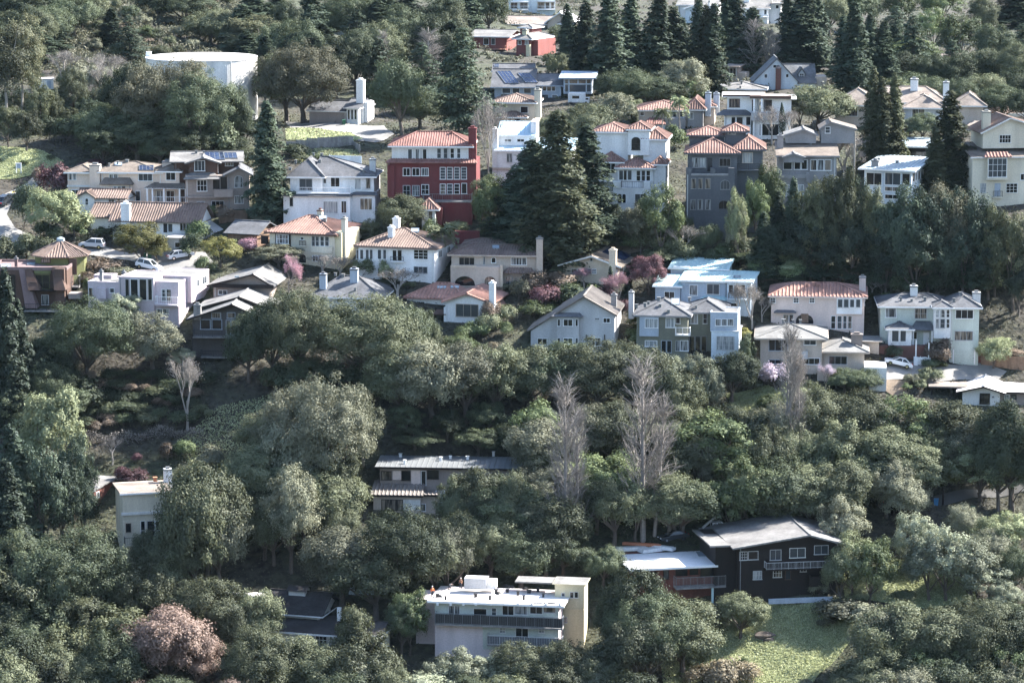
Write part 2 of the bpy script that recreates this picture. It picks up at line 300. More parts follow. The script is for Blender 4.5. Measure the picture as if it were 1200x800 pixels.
class House:
    """a building measured in survey coordinates: zm = (u0, v0, k) maps plan readings to picture positions; every wall is then placed in metres on the hillside"""
    def __init__(s, name, label, anchor, zm, yaw=0.0, cat='house', group=None, frame='paint_white', sink=3.0):
        s.zm = zm; s.frame = frame; s.sink = sink; s.trim = 'paint_white'
        u, v = s.px(*anchor); s.pos = at(u, v); s.yaw = math.radians(yaw)
        s.root = empty(name, s.pos, s.yaw); tag(s.root, label, cat, group); s.y = 0.0; s.m = 'white'
        s.short = name.replace('_', ' '); s.fp = []; HOUSES.append(s); s.Ri = Matrix.Rotation(-s.yaw, 3, 'Z'); s.a = s.Ri @ s.pos; s.k = depth_scale(s.pos)
    def px(s, zx, zy): o, p, k = s.zm; return o+zx/k, p+zy/k
    def P(s, zx, zy, y=0.0):
        d = s.Ri @ ray(*s.px(zx, zy)); t = (y+s.a.y)/d.y
        return t*d.x-s.a.x, t*d.z-s.a.z
    def rect(s, zx0, zx1, zy0, zy1, y):
        mx = (zx0+zx1)/2; my = (zy0+(zy1 if zy1 is not None else zy0))/2
        return s.P(zx0, my, y)[0], s.P(zx1, my, y)[0], (s.P(mx, zy1, y)[1] if zy1 is not None else -s.sink), s.P(mx, zy0, y)[1]
    def box(s, zx0, zx1, zy0, zy1=None, y=0.0, d=8.0, m=None, name='wall'):
        r = R(); m = m or s.m; s.m = m
        r.x0, r.x1, r.z0, r.z1 = s.rect(zx0, zx1, zy0, zy1, y); r.y0, r.y1, r.m = y, y+d, m; r.zx = (zx0+zx1)/2
        r.o = MB().box(r.x0, r.x1, r.y0, r.y1, r.z0, r.z1).build(name, m, s.root); s.y = y; s.r = r; s.fp.append((r.x0, r.x1, r.y0, r.y1))
        if zy1 is None and name == 'wall' and rnd.random() < .6:
            xx = r.x0+.25 if rnd.random() < .5 else r.x1-.35
            MB().box(xx, xx+.1, y-.11, y-.01, r.z0, r.z1).build('downpipe', rnd.choice(['rail_grey', m, 'offwhite']), s.root)
        return r
    # roofs
    def _planes(s, planes, m, r, th=.2, ridges=(), name='roof'):
        b = MB()
        for p in planes: b.slab(p, th)
        o = b.build(name, m, s.root)
        base = m
        if base in RIB:
            sp_, w, h = RIB[base]; rb = MB()
            for p in planes:
                P = [Vector(q) for q in p]; n = (P[1]-P[0]).cross(P[2]-P[0]).normalized()
                if n.z < 0: n = -n
                dn = Vector((n.x, n.y, 0))
                if dn.length < 1e-3: continue
                dn.normalize(); t = Vector((-dn.y, dn.x, 0)); c = P[0]
                a = [(q-c).dot(t) for q in P]; k = math.floor(min(a)/sp_)+1
                while k*sp_ < max(a):
                    q = k*sp_; hits = []
                    for i in range(len(P)):
                        j = (i+1) % len(P)
                        if (a[i]-q)*(a[j]-q) < 0: f = (q-a[i])/(a[j]-a[i]); hits.append(P[i].lerp(P[j], f))
                    if len(hits) == 2 and (hits[0]-hits[1]).length > .2:
                        e, g = hits; up = n*h
                        rb.add([e-t*w/2, e+up, e+t*w/2, g-t*w/2, g+up, g+t*w/2], [(0, 1, 4, 3), (1, 2, 5, 4), (0, 2, 1), (3, 4, 5)])
                    k += 1
            if rb.f: tag(rb.build('roof_rib', m, o), kind='stuff')
        if ridges:
            rc = MB()
            for e, g in ridges: rc.bar(Vector(e)+Vector((0, 0, .05)), Vector(g)+Vector((0, 0, .05)), .3 if base.startswith('tile') else .22, .16)
            rc.build('ridge_cap', m, o)
        s.roof = o; return o
    def _fascia(s, x0, x1, y0, y1, z, h=.24, m=None):
        b = MB(); t = .06; z1 = z-.03
        b.box(x0-t, x1+t, y0-t, y0, z1-h, z1); b.box(x0-t, x1+t, y1, y1+t, z1-h, z1); b.box(x0-t, x0, y0, y1, z1-h, z1); b.box(x1, x1+t, y0, y1, z1-h, z1)
        b.build('fascia', m or s.trim, s.root)
    def _set(s, r, ze, ye, k, m): r.ze, r.ye, r.k = ze, ye, k; r.rm = m
    def hip(s, r, zyr, m, ov=.55, run=None, rx=None, fascia=True):
        x0, x1, y0, y1 = r.x0-ov, r.x1+ov, r.y0-ov, r.y1+ov; W, D = x1-x0, y1-y0; ym = (y0+y1)/2; xm = (x0+x1)/2; z = r.z1+.02
        if W >= D:
            zr = max(s.P(r.zx, zyr, ym)[1], z+.5); q = run or min(D/2, W/2)
            a, b = (x0+q, ym, zr), (x1-q, ym, zr)
            if rx: a = (s.P(rx[0], zyr, ym)[0], ym, zr); b = (s.P(rx[1], zyr, ym)[0], ym, zr)
            kk = (zr-z)/(ym-y0)
            pl = [[(x0, y0, z), (x1, y0, z), b, a], [(x1, y1, z), (x0, y1, z), a, b], [(x0, y1, z), (x0, y0, z), a], [(x1, y0, z), (x1, y1, z), b]]
        else:
            q = run or W/2; zr = max(s.P(r.zx, zyr, y0+q)[1], z+.5)
            a, b = (xm, y0+q, zr), (xm, y1-q, zr); kk = (zr-z)/q
            pl = [[(x0, y0, z), (x1, y0, z), a], [(x1, y0, z), (x1, y1, z), b, a], [(x1, y1, z), (x0, y1, z), b], [(x0, y1, z), (x0, y0, z), a, b]]
        if (Vector(a)-Vector(b)).length < .05:
            pl = [[p for i, p in enumerate(q_) if not (i and (Vector(p)-Vector(q_[i-1])).length < .05)] for q_ in pl]; rd = []
        else: rd = [(a, b)]
        rd += [((x0, y0, z), a), ((x1, y0, z), b if W >= D else a), ((x0, y1, z), a if W >= D else b), ((x1, y1, z), b)]
        s._planes(pl, m, r, .18, rd)
        if fascia: s._fascia(x0, x1, y0, y1, z)
        s._set(r, z, y0, kk, m); return r
    def gable(s, r, zyr, m, ax='x', ov=.5, rx=None, th=.2, tri=True, oe=None):
        oe = ov if oe is None else oe; z = r.z1+.02
        if ax == 'x':
            x0, x1, y0, y1 = r.x0-oe, r.x1+oe, r.y0-ov, r.y1+ov; ym = (y0+y1)/2; zr = max(s.P(r.zx, zyr, ym)[1], z+.4); k = (zr-z)/(ym-y0); ze = z-0
            a, b = (x0, ym, zr), (x1, ym, zr)
            s._planes([[(x0, y0, ze), (x1, y0, ze), b, a], [(x1, y1, ze), (x0, y1, ze), a, b]], m, r, th, [(a, b)])
            if tri:
                for xx in (r.x0, r.x1-.25):
                    zz = r.z1-.01; MB().add([(xx, r.y0, zz), (xx, r.y1, zz), (xx, ym, zr-th*.9), (xx+.25, r.y0, zz), (xx+.25, r.y1, zz), (xx+.25, ym, zr-th*.9)], [(0, 2, 1), (3, 4, 5), (0, 3, 5, 2), (1, 2, 5, 4), (0, 1, 4, 3)]).build('gable', r.m, s.root)
            s._fascia(x0, x1, y0, y1, z, .18)
            s._set(r, ze, y0, k, m)
        else:
            x0, x1, y0, y1 = r.x0-ov, r.x1+ov, r.y0-oe, r.y1+oe; xm = s.P(rx, zyr, y0)[0] if rx else (x0+x1)/2; zr = max(s.P(rx or r.zx, zyr, y0)[1], z+.4)
            a, b = (xm, y0, zr), (xm, y1, zr)
            s._planes([[(x0, y1, z), (x0, y0, z), a, b], [(x1, y0, z), (x1, y1, z), b, a]], m, r, th, [(a, b)])
            fb = MB()
            for sx in (x0, x1): fb.bar((sx, y0-.04, z-.13), (xm, y0-.04, zr-.13), .07, .26)
            fb.build('bargeboard', s.trim, s.root)
            if tri:
                zz = r.z1-.01; zt = zr-th
                MB().add([(r.x0, r.y0, zz), (r.x1, r.y0, zz), (xm, r.y0, zt), (r.x0, r.y0+.3, zz), (r.x1, r.y0+.3, zz), (xm, r.y0+.3, zt)], [(0, 1, 2), (5, 4, 3), (0, 2, 5, 3), (1, 4, 5, 2), (0, 3, 4, 1)]).build('gable', r.m, s.root)
            s._set(r, zr, y0, 0.0, m)
        return r
    def shed(s, r, rise, m, ov=.6, th=.25, zb=None):
        """single slope; rise in metres from front to back"""
        x0, x1, y0, y1 = r.x0-ov, r.x1+ov, r.y0-ov, r.y1+ov; z = r.z1+.02
        if zb is not None: rise = min(max(s.P(r.zx, zb, y1)[1]-z-th, -.4), 4.0)
        zb = z+rise
        pl = [(x0, y0, z+th), (x1, y0, z+th), (x1, y1, zb+th), (x0, y1, zb+th)]
        s._planes([pl], m, r, th-.02); s._fascia(x0, x1, y0, y0+.3, z+th, th)
        s._set(r, z+th, y0, rise/(y1-y0), m)
        if rise > .6:
            for xx in (r.x0, r.x1-.2): MB().add([(xx, r.y0, r.z1), (xx, r.y1, r.z1), (xx, r.y1, zb), (xx+.2, r.y0, r.z1), (xx+.2, r.y1, r.z1), (xx+.2, r.y1, zb)], [(0, 2, 1), (3, 4, 5), (0, 3, 5, 2), (1, 2, 5, 4), (0, 1, 4, 3)]).build('gable', r.m, s.root)
        return r
    def flat(s, r, m='gravel_roof', par=.35, ov=0.0, pm=None):
        x0, x1, y0, y1 = r.x0-ov, r.x1+ov, r.y0-ov, r.y1+ov
        MB().box(x0+.02, x1-.02, y0+.02, y1-.02, r.z1+.004, r.z1+.12).build('roof', m, s.root); t = .22
        if par:
            b = MB(); z0, z1 = r.z1-.02, r.z1+par
            b.box(x0-.03, x1+.03, y0-.03, y0+t, z0, z1); b.box(x0-.03, x1+.03, y1-t, y1+.03, z0, z1); b.box(x0-.03, x0+t, y0+t, y1-t, z0, z1); b.box(x1-t, x1+.03, y0+t, y1-t, z0, z1)
            b.build('parapet', pm or r.m, s.root)
        s._set(r, r.z1+.12, y0, 0.0, m); return r
    def on(s, r, zx, zy):
        d = s.Ri @ ray(*s.px(zx, zy)); t = (s.a.z+r.ze-r.k*s.a.y-r.k*r.ye)/(d.z-r.k*d.y)
        return Vector((t*d.x-s.a.x, t*d.y-s.a.y, t*d.z-s.a.z))
    def panel(s, r, zx0, zx1, zy0, zy1, m='solar', name='solar_panel', h=.12, skew=0):
        q = [s.on(r, zx0, zy1), s.on(r, zx1, zy1), s.on(r, zx1-skew, zy0), s.on(r, zx0-skew, zy0)]
        b = MB().slab([p+Vector((0, 0, h)) for p in q], h+.05).build(name, m, s.root)
        f = MB()
        for i in range(4): f.bar(q[i]+Vector((0, 0, h)), q[(i+1) % 4]+Vector((0, 0, h)), .08)
        if name == 'solar_panel':
            for t in (.25, .5, .75): f.bar(q[0].lerp(q[1], t)+Vector((0, 0, h)), q[3].lerp(q[2], t)+Vector((0, 0, h)), .05)
            f.bar(q[0].lerp(q[3], .5)+Vector((0, 0, h)), q[1].lerp(q[2], .5)+Vector((0, 0, h)), .05)
        f.build('panel_frame', 'metalgrey', b); return b
    def vents(s, r, pts, m='metalgrey'):
        for zx, zy in pts:
            p = s.on(r, zx, zy); w = .14+.12*rnd.random(); h = .35+.3*rnd.random()
            MB().box(p.x-w, p.x+w, p.y-w, p.y+w, p.z-.1, p.z+h).box(p.x-w*1.4, p.x+w*1.4, p.y-w*1.4, p.y+w*1.4, p.z+h, p.z+h+.07).build('roof_vent', m, s.root)
    def chim(s, zx0, zx1, zyt, zyb, y=0.0, m=None, d=None, cap='metalgrey', pots=True):
        x0, x1, z0, z1 = s.rect(zx0, zx1, zyt, zyb, y); w = x1-x0; d = d or min(max(w, .7), 1.2); m = m or s.m
        o = MB().box(x0, x1, y, y+d, z0-.5, z1).build('chimney', m, s.root)
        b = MB().box(x0-.08, x1+.08, y-.08, y+d+.08, z1-.25, z1-.05)
        if pots: b.box(x0+w*.25, x1-w*.25, y+d*.25, y+d*.75, z1, z1+.3)
        b.build('cap', m if cap is None else cap, o); return o
    # openings
    def _win(s, M, w, h, nx, ny, f, g, arch, name='window'):
        fw = min(.085, w*.1); b = MB(); dp = .1
        if arch:
            k = 8; r = w/2; pts = [(w/2+r*math.cos(math.pi*i/k), h-r*.8+r*.8*math.sin(math.pi*i/k)) for i in range(k+1)]; hh = h-r*.8
            gl = [(0, 0), (w, 0), (w, hh)]+pts[1:-1]+[(0, hh)]
            for i in range(k): b.bar((*(Vector((pts[i][0], -dp/2, pts[i][1]))),), (pts[i+1][0], -dp/2, pts[i+1][1]), dp, fw)
        else:
            gl = [(0, 0), (w, 0), (w, h), (0, h)]; hh = h; b.box(-fw/2, w+fw/2, -dp, .02, h-fw/2, h+fw/2)
        b.box(-fw/2, fw/2, -dp, .02, 0, hh); b.box(w-fw/2, w+fw/2, -dp, .02, 0, hh); b.box(-fw/2-.05, w+fw/2+.05, -dp-.06, .02, -fw/2-.03, fw/2)
        mw = .05
        for i in range(1, nx): b.box(w*i/nx-mw/2, w*i/nx+mw/2, -dp*.8, .01, fw/2, h-fw/2)
        for i in range(1, ny): b.box(fw/2, w-fw/2, -dp*.75, .01, hh*i/ny-mw/2, hh*i/ny+mw/2)
        b.v = [tuple(M @ Vector(p)) for p in b.v]
        o = b.build(name, f or (s.frame if rnd.random() < .6 else rnd.choice(['offwhite', 'ltgrey'])), s.root)
        MB().add([M @ Vector((x, -.03, z)) for x, z in gl], [tuple(range(len(gl)))]).build('pane', g or rnd.choice(GLASS), o)
        return o
    def w(s, zx0, zx1, zy0, zy1, nx=1, ny=1, y=None, f=None, g=None, arch=False, name='window'):
        y = s.y if y is None else y
        x0, x1, z0, z1 = s.rect(zx0, zx1, zy0, zy1, y)
        return s._win(Matrix.Translation((x0, y, z0)), x1-x0, z1-z0, nx, ny, f, g, arch, name)
    def ws(s, xs, zy0, zy1, nx=1, ny=1, **kw):
        for a, b in xs: s.w(a, b, zy0, zy1, nx, ny, **kw)
    def sw(s, r, ya, yb, za, zb, nx=2, ny=1, f=None, g=None):
        """window in the right-hand wall of a block, by fractions of depth and metres below the eave"""
        D = r.y1-r.y0; M = Matrix.Translation((r.x1, r.y0+ya*D, r.z1-zb)) @ Matrix.Rotation(math.pi/2, 4, 'Z')
        return s._win(M, (yb-ya)*D, zb-za, nx, ny, f, g, False)
    def door(s, zx0, zx1, zy0, zy1, m='wood', y=None):
        y = s.y if y is None else y; x0, x1, z0, z1 = s.rect(zx0, zx1, zy0, zy1, y)
        o = MB().box(x0, x1, y-.06, y+.03, z0, z1).build('door', m, s.root)
        MB().box(x1-.16, x1-.08, y-.12, y-.05, z0+(z1-z0)*.45, z0+(z1-z0)*.5).build('handle', 'darkmetal', o); return o
    def rail(s, p, q, h, m, n, o, thick=.05):
        """posts, top and bottom rail from p to q"""
        p = Vector(p); q = Vector(q); b = MB(); U = Vector((0, 0, 1))
        b.bar(p+U*h, q+U*h, thick*1.6, thick*1.4); b.bar(p+U*.12, q+U*.12, thick)
        for i in range(n+1): e = p.lerp(q, i/n); b.bar(e, e+U*h, thick*1.3)
        k = n*5
        for i in range(k+1): e = p.lerp(q, i/k); b.bar(e+U*.12, e+U*h, thick*.45)
        b.build('railing', m, o)
    def balc(s, zx0, zx1, zyt, zyb, y=0.0, d=1.3, rm='rail_grey', sm=None, solid=False, th=.22, n=None, screen=None):
        """balcony in front of wall plane y, its front edge read at zx0..zx1 with rail top zyt and floor zyb"""
        yf = y-d; x0, x1, z0, z1 = s.rect(zx0, zx1, zyt, zyb, yf); sm = sm or s.m
        o = MB().box(x0, x1, yf, y+.02, z0-th, z0).build('balcony', sm, s.root); h = z1-z0
        if solid:
            t = .14; MB().box(x0-.02, x1+.02, yf-.02, yf+t, z0-th+.01, z1).box(x0-.02, x0+t, yf+t, y-.01, z0-th+.01, z1).box(x1-t, x1+.02, yf+t, y-.01, z0-th+.01, z1).build('parapet', sm, o)
        else:
            if screen: MB().box(x0+.1, x1-.1, yf+.09, yf+.11, z0+.05, z1-.12).build('screen', screen, o)
            n = n or max(2, int((x1-x0)/1.6)); e = .05
            s.rail((x0+e, yf+e, z0), (x1-e, yf+e, z0), h, rm, n, o)
            if d > .6: s.rail((x0+e, yf+e, z0), (x0+e, y, z0), h, rm, 1, o); s.rail((x1-e, yf+e, z0), (x1-e, y, z0), h, rm, 1, o)
        return o
    def post(s, zx, zyt, zyb, y, m='paint_white', w=.2, name='post'):
        x, z1 = s.P(zx, zyt, y); z0 = s.P(zx, zyb, y)[1] if zyb is not None else -s.sink
        return MB().box(x-w/2, x+w/2, y-w/2, y+w/2, z0, z1).build(name, m, s.root)
    def slabr(s, zx0, zx1, zy0, zy1, y, d, m, name='ledge'):
        x0, x1, z0, z1 = s.rect(zx0, zx1, zy0, zy1, y); return MB().box(x0, x1, y, y+d, z0, z1).build(name, m, s.root)
    def skirt(s, zx0, zx1, zyt, zyb, y, d, m, name='awning_roof'):
        """lean-to roof: low edge at front (zyb, plane y), high edge against the wall (zyt, plane y+d)"""
        xm = (zx0+zx1)/2; x0 = s.P(zx0, zyb, y)[0]; x1 = s.P(zx1, zyb, y)[0]; zf = s.P(xm, zyb, y)[1]; zb = max(s.P(xm, zyt, y+d)[1], zf+.15); e = min(d*.5, (x1-x0)*.2)
        s._planes([[(x0, y, zf), (x1, y, zf), (x1-e, y+d, zb), (x0+e, y+d, zb)], [(x1, y, zf), (x1, y+d, zf), (x1-e, y+d, zb)], [(x0, y+d, zf), (x0, y, zf), (x0+e, y+d, zb)]], m, None, .12, (), name)

    def hits(s, x, y, pad):
        q = s.Ri @ Vector((x, y, 0))-Vector((s.a.x, s.a.y, 0))
        return any(a-pad < q.x < b+pad and c-pad < q.y < d+pad for a, b, c, d in s.fp)
# ---------------------------------------------------------------- upper row of houses
h = House('peach_house', 'large peach stucco house with grey-brown hip roofs and white porch columns, above the white farmhouse', (760, 470), A5, -6)
m = h.box(590, 940, 258, None, 1.5, 10, 'peach'); h.hip(m, 196, 'shinglebrown', rx=(690, 800))
h.panel(m, 815, 900, 222, 250); h.vents(m, [(690, 215), (640, 225), (745, 200)])
h.w(812, 893, 264, 310, 3, 1); h.w(795, 822, 370, 428, 1, 1); h.slabr(640, 740, 268, 273, 1.3, .25, 'paint_white')
r = h.box(930, 1050, 252, None, 1.0, 8, 'peach'); h.hip(r, 215, 'shinglebrown'); h.w(973, 1028, 260, 306, 2, 1); h.ws([(920, 955), (975, 1022)], 368, 432, 2, 1); h.sw(r, .3, .6, .8, 2.2); h.sw(r, .3, .6, 4.2, 5.8)
r = h.box(395, 545, 258, None, 2.2, 8, 'peach'); h.hip(r, 216, 'shinglebrown'); h.w(400, 421, 262, 305); h.w(428, 446, 262, 305); h.w(420, 462, 362, 392, 2, 1); h.slabr(392, 548, 336, 346, 2.0, .4, 'offwhite')
r = h.box(585, 770, 330, None, .4, 4, 'peach'); h.skirt(580, 775, 290, 330, -.1, 1.5, 'shinglebrown'); h.ws([(640, 664), (668, 690)], 272, 296, y=1.4); h.ws([(665, 685), (690, 709), (715, 735)], 342, 380)
h.skirt(845, 1100, 318, 352, -1.2, 2.6, 'shinglebrown'); h.slabr(845, 1100, 352, 358, -1.2, .15, 'paint_white', 'fascia')
for z in (862, 893, 960, 1052, 1088): h.post(z, 356, None, -1.0, 'paint_white', .25, 'column')
h.balc(893, 1090, 405, 445, 1.0, 1.9, 'paint_white', 'offwhite')
h.chim(525, 585, 215, 400, 1.2, 'peach', 1.3); h.chim(950, 1010, 195, 230, 6, 'peach')
h.panel(m, 672, 715, 205, 222, 'skylight', 'skylight')

h = House('craftsman_house', 'brown timber house with exposed gable brackets, tan lower storeys and solar panels', (250, 500), A6, 4)
h.trim = 'shinglegrey'
m = h.box(20, 400, 195, None, 4, 9, 'brown'); h.gable(m, 138, 'shinglegrey', 'x', .8); h.panel(m, 205, 318, 145, 188, skew=8); h.panel(m, 290, 392, 148, 180, skew=8); h.vents(m, [(195, 150), (150, 148)])
r = h.box(105, 275, 205, 275, 2, 6, 'brown'); h.gable(r, 172, 'shinglegrey', 'y', .7, 190); h.w(140, 200, 192, 252, 3, 1, g='glass_mid'); h.sw(r, .1, .4, .5, 1.8)
h.w(240, 275, 205, 240, 2, 1, y=4); h.w(320, 365, 195, 222, 3, 1, y=4)
r = h.box(85, 330, 280, None, .6, 8, 'taupe'); h.skirt(75, 290, 262, 300, -.2, 2.2, 'shinglegrey'); h.ws([(155, 212)], 305, 370, 3, 2, f='paint_white'); h.ws([(250, 285), (295, 330)], 288, 355, 1, 1, f='darkwood', g='glass_dark')
h.balc(255, 365, 360, 400, .6, 1.4, 'rail_grey', 'taupe', True); h.slabr(85, 365, 400, 412, .2, .5, 'taupe')
h.ws([(155, 198)], 432, 475, 2, 1); h.ws([(240, 312)], 428, 465, 3, 1, g='glass_dark')
r = h.box(330, 460, 275, None, .3, 8, 'taupe'); h.gable(r, 232, 'shingle', 'y', .7, 400); h.w(375, 422, 280, 348, 2, 2, arch=True); h.w(375, 425, 398, 442, 2, 1)

h = House('white_villa', 'large white two storey house with dark grey hip roof and upper terrace', (930, 560), A6, -4)
m = h.box(700, 890, 285, 395, 1.6, 10, 'white'); h.hip(m, 182, 'shingle', .5, rx=(785, 800)); h.w(755, 830, 298, 365, 2, 1, g='glass_mid'); h.vents(m, [(733, 205), (700, 245)])
m = h.box(850, 1190, 282, 395, 2.6, 10, 'white'); h.hip(m, 168, 'shingle', .5, rx=(880, 925)); h.vents(m, [(875, 200), (838, 160), (885, 163), (1130, 262)])
h.w(852, 875, 292, 345); h.w(938, 990, 288, 345, 2, 1, g='glass_dark'); h.ws([(1078, 1115)], 295, 360, 1, 1, g='glass_blind'); h.w(1145, 1170, 295, 355); h.w(895, 912, 292, 325)
b = h.box(660, 1050, 395, None, 0, 9, 'white'); h.skirt(650, 1060, 378, 398, -.5, 2.2, 'shingle'); h.ws([(895, 980)], 430, 500, 3, 1, g='glass_blind', f='white'); h.w(697, 718, 405, 460); h.w(1000, 1030, 428, 498, 2, 1)
b = h.box(1050, 1195, 390, None, 1.2, 9, 'white'); h.skirt(1045, 1210, 372, 392, .7, 2, 'shingle'); h.w(1110, 1180, 412, 480, 3, 1); h.slabr(1030, 1060, 415, 495, 1.0, .3, 'white')
h.balc(735, 1050, 350, 380, 1.6, 1.5, 'paint_white', 'white'); h.chim(1165, 1200, 182, 275, 7, 'offwhite')

h = House('red_house', 'tall dark red house with white top floor and red tile roof', (430, 655), A7, -3)
m = h.box(195, 655, 205, 295, 1.0, 10, 'offwhite'); h.hip(m, 122, 'tilered', .6, rx=(345, 545)); h.vents(m, [(545, 135)], 'tilered')
h.ws([(290, 315), (334, 358), (377, 400)], 224, 284); h.ws([(461, 484), (500, 521), (539, 561), (578, 598)], 220, 278, 1, 2)
b = h.box(170, 690, 302, None, 0, 11, 'red'); h.skirt(160, 695, 280, 304, -.5, 1.5, 'tilered')
h.ws([(262, 303), (315, 358), (368, 410)], 335, 380, 2, 1); h.ws([(479, 510), (520, 551), (561, 592), (602, 634)], 331, 400, 1, 4, g='glass_mid')
h.ws([(262, 303), (316, 357)], 437, 498, 2, 2); h.ws([(370, 413)], 432, 490, 2, 2, g='glass_dark'); h.ws([(479, 510), (520, 551), (561, 592)], 428, 487, 1, 3); h.w(605, 635, 424, 485, 1, 1)
h.box(480, 665, 532, None, -2.2, 2.4, 'red', 'terrace_base'); h.balc(375, 665, 488, 530, 0, 2.4, 'greywood', 'greywood'); h.slabr(170, 212, 318, 540, -.3, .35, 'red', 'pilaster')
h.chim(645, 690, 100, 290, 1.0, 'red', 1.3, 'red'); r = h.box(372, 450, 575, None, -5.5, 5, 'white'); h.hip(r, 515, 'tile', .7); h.w(412, 433, 588, 645, 1, 2)
h.box(455, 490, 570, None, -4, 4, 'red'); h.box(550, 710, 705, None, -8.5, 1, 'red', 'garden_wall')

h = House('blue_roof_house', 'white modern house with pale blue metal shed roofs behind the redwood trees', (930, 440), A7, -6)
b = h.box(805, 1250, 240, None, 0, 9, 'white'); h.shed(b, 1.8, 'metalblue', .3, zb=155); b2 = h.box(820, 1030, 150, 205, 3.2, 5, 'white', 'tower_wall'); h.shed(b2, 2.2, 'metalblue', .25, zb=60)
h.ws([(856, 896), (930, 972)], 165, 182, 2, 1, y=3.2); h.chim(785, 815, 105, 420, .6, 'white', 1.0, None); h.ws([(870, 900), (935, 990), (1075, 1105), (1115, 1150)], 250, 300, 1, 1, y=0)
h.box(1010, 1042, 62, 190, 3.6, 5, 'white', 'chimney_wall'); h.slabr(785, 1250, 335, 348, -.3, .5, 'tan', 'ledge')

h = House('white_villa', 'tall white villa with stacked tile roofs and arched window beside the redwoods', (440, 650), A8, -8)
m = h.box(182, 380, 122, 300, 5, 8, 'white'); h.hip(m, 72, 'tile', .4, rx=(280, 330))
m = h.box(380, 505, 108, 260, 4.2, 6, 'white', 'stair_tower'); h.hip(m, 66, 'tile', .35); h.w(402, 450, 155, 228, 2, 3, arch=True, f='darkmetal', g='glass_dark')
m = h.box(470, 600, 165, 330, 4.6, 8, 'white'); h.hip(m, 108, 'tile', .4); h.sw(m, .1, .3, 1, 2.6, 1, 1)
r = h.box(205, 345, 298, None, 2.6, 6, 'white'); h.hip(r, 240, 'tile', .4); h.ws([(225, 275), (283, 302)], 310, 362, 1, 1, g='glass_dark', f='darkmetal'); h.ws([(230, 290)], 420, 465, 2, 1, f='darkmetal'); h.w(272, 292, 555, 625, 1, 1)
r = h.box(318, 525, 332, 460, 1.4, 6, 'white'); h.hip(r, 276, 'tile', .5); h.ws([(327, 352), (355, 372), (378, 402)], 348, 405, 1, 1); h.ws([(430, 452), (460, 480), (487, 510)], 350, 410, 1, 2, g='glass_dark')
r2 = h.box(525, 600, 312, None, 2.4, 6, 'white'); h.hip(r2, 268, 'tile', .3); h.sw(r2, .2, .6, .5, 2.5)
b = h.box(292, 515, 455, None, 0, 7, 'white'); h.balc(338, 470, 415, 452, 1.4, 1.5, 'iron', 'white'); h.box(292, 340, 415, 460, 0, 1.2, 'white', 'pier'); h.box(462, 510, 415, 460, 0, 1.2, 'white', 'pier')
h.y = 0; h.ws([(320, 342), (346, 368)], 486, 540, 1, 1, arch=True); h.w(420, 482, 486, 560, 2, 1)

h = House('slate_house', 'tall dark blue-grey four storey house with pink tile hip roofs', (870, 735), A8, -4)
h.trim = 'slate'
m = h.box(740, 955, 142, None, 7, 7, 'slate'); h.hip(m, 92, 'tile', .5, rx=(865, 900)); m = h.box(950, 1070, 118, 200, 6, 5, 'slate', 'lantern_wall'); h.hip(m, 76, 'tile', .6); h.ws([(965, 985), (990, 1010)], 122, 136, 1, 1)
m = h.box(730, 1020, 246, None, 1.0, 10, 'slate'); h.hip(m, 160, 'tile', .6, rx=(895, 1000)); m2 = h.box(1005, 1170, 225, None, 2.5, 9, 'slate'); h.hip(m2, 152, 'tile', .6)
h.w(1050, 1110, 245, 305, 2, 1, f='tan'); h.balc(1020, 1150, 308, 345, 2.5, 1.0, 'iron', 'slate')
h.y = 1.0; h.ws([(756, 796), (800, 836)], 275, 332, 1, 1, f='grey'); h.door(845, 873, 275, 355, 'darkmetal'); h.w(915, 980, 278, 325, 3, 1, f='grey')
b = h.box(720, 1005, 375, None, -.4, 9, 'slate'); h.slabr(750, 890, 368, 380, -.6, .3, 'grey', 'sill'); h.slabr(890, 968, 368, 380, -.6, .3, 'grey', 'sill')
for a in ((720, 752), (862, 892), (968, 1002)): h.box(a[0], a[1], 335, 376, -.5, 1.0, 'slate', 'pier')
h.y = -.4; h.ws([(750, 778), (790, 818), (832, 862)], 396, 456, 1, 1, f='grey', g='glass_warm'); h.w(922, 976, 406, 460, 3, 1, arch=True, f='grey'); h.ws([(746, 776), (788, 818), (832, 864)], 520, 578, 1, 1, f='grey', g='glass_curtain'); h.w(912, 968, 524, 575, 2, 1, arch=True, f='slate', g='glass_dark')

h = House('grey_house', 'weathered grey three storey house with brown roof and small rear gables', (250, 555), B1, -3)
h.trim = 'grey'
m = h.box(185, 425, 296, None, 1.5, 10, 'grey'); h.shed(m, 2.6, 'shinglebrown', .5, zb=230); h.vents(m, [(318, 245)]); h.ws([(205, 240), (250, 275), (280, 303)], 308, 348, 1, 1, g='glass_dark'); h.ws([(318, 342), (347, 371), (376, 402)], 308, 352, 1, 1)
r = h.box(205, 290, 296, 320, .5, 3, 'grey'); h.gable(r, 281, 'shinglegrey', 'y', .3); h.chim(180, 205, 207, 250, 6, 'grey'); 
r = h.box(215, 340, 205, 240, 9, 5, 'grey'); h.gable(r, 180, 'shinglegrey', 'y', .4, 290); r = h.box(360, 500, 180, 240, 10, 6, 'grey'); h.gable(r, 150, 'shinglebrown', 'y', .4, 400); h.w(378, 398, 172, 198, 1, 2, y=10)
b = h.box(183, 310, 385, None, 0, 6, 'grey'); h.slabr(178, 315, 370, 386, -.3, .5, 'grey', 'parapet'); h.ws([(205, 228), (266, 288)], 412, 458, 1, 2, g='glass_blind'); h.w(236, 260, 412, 475, 1, 1)
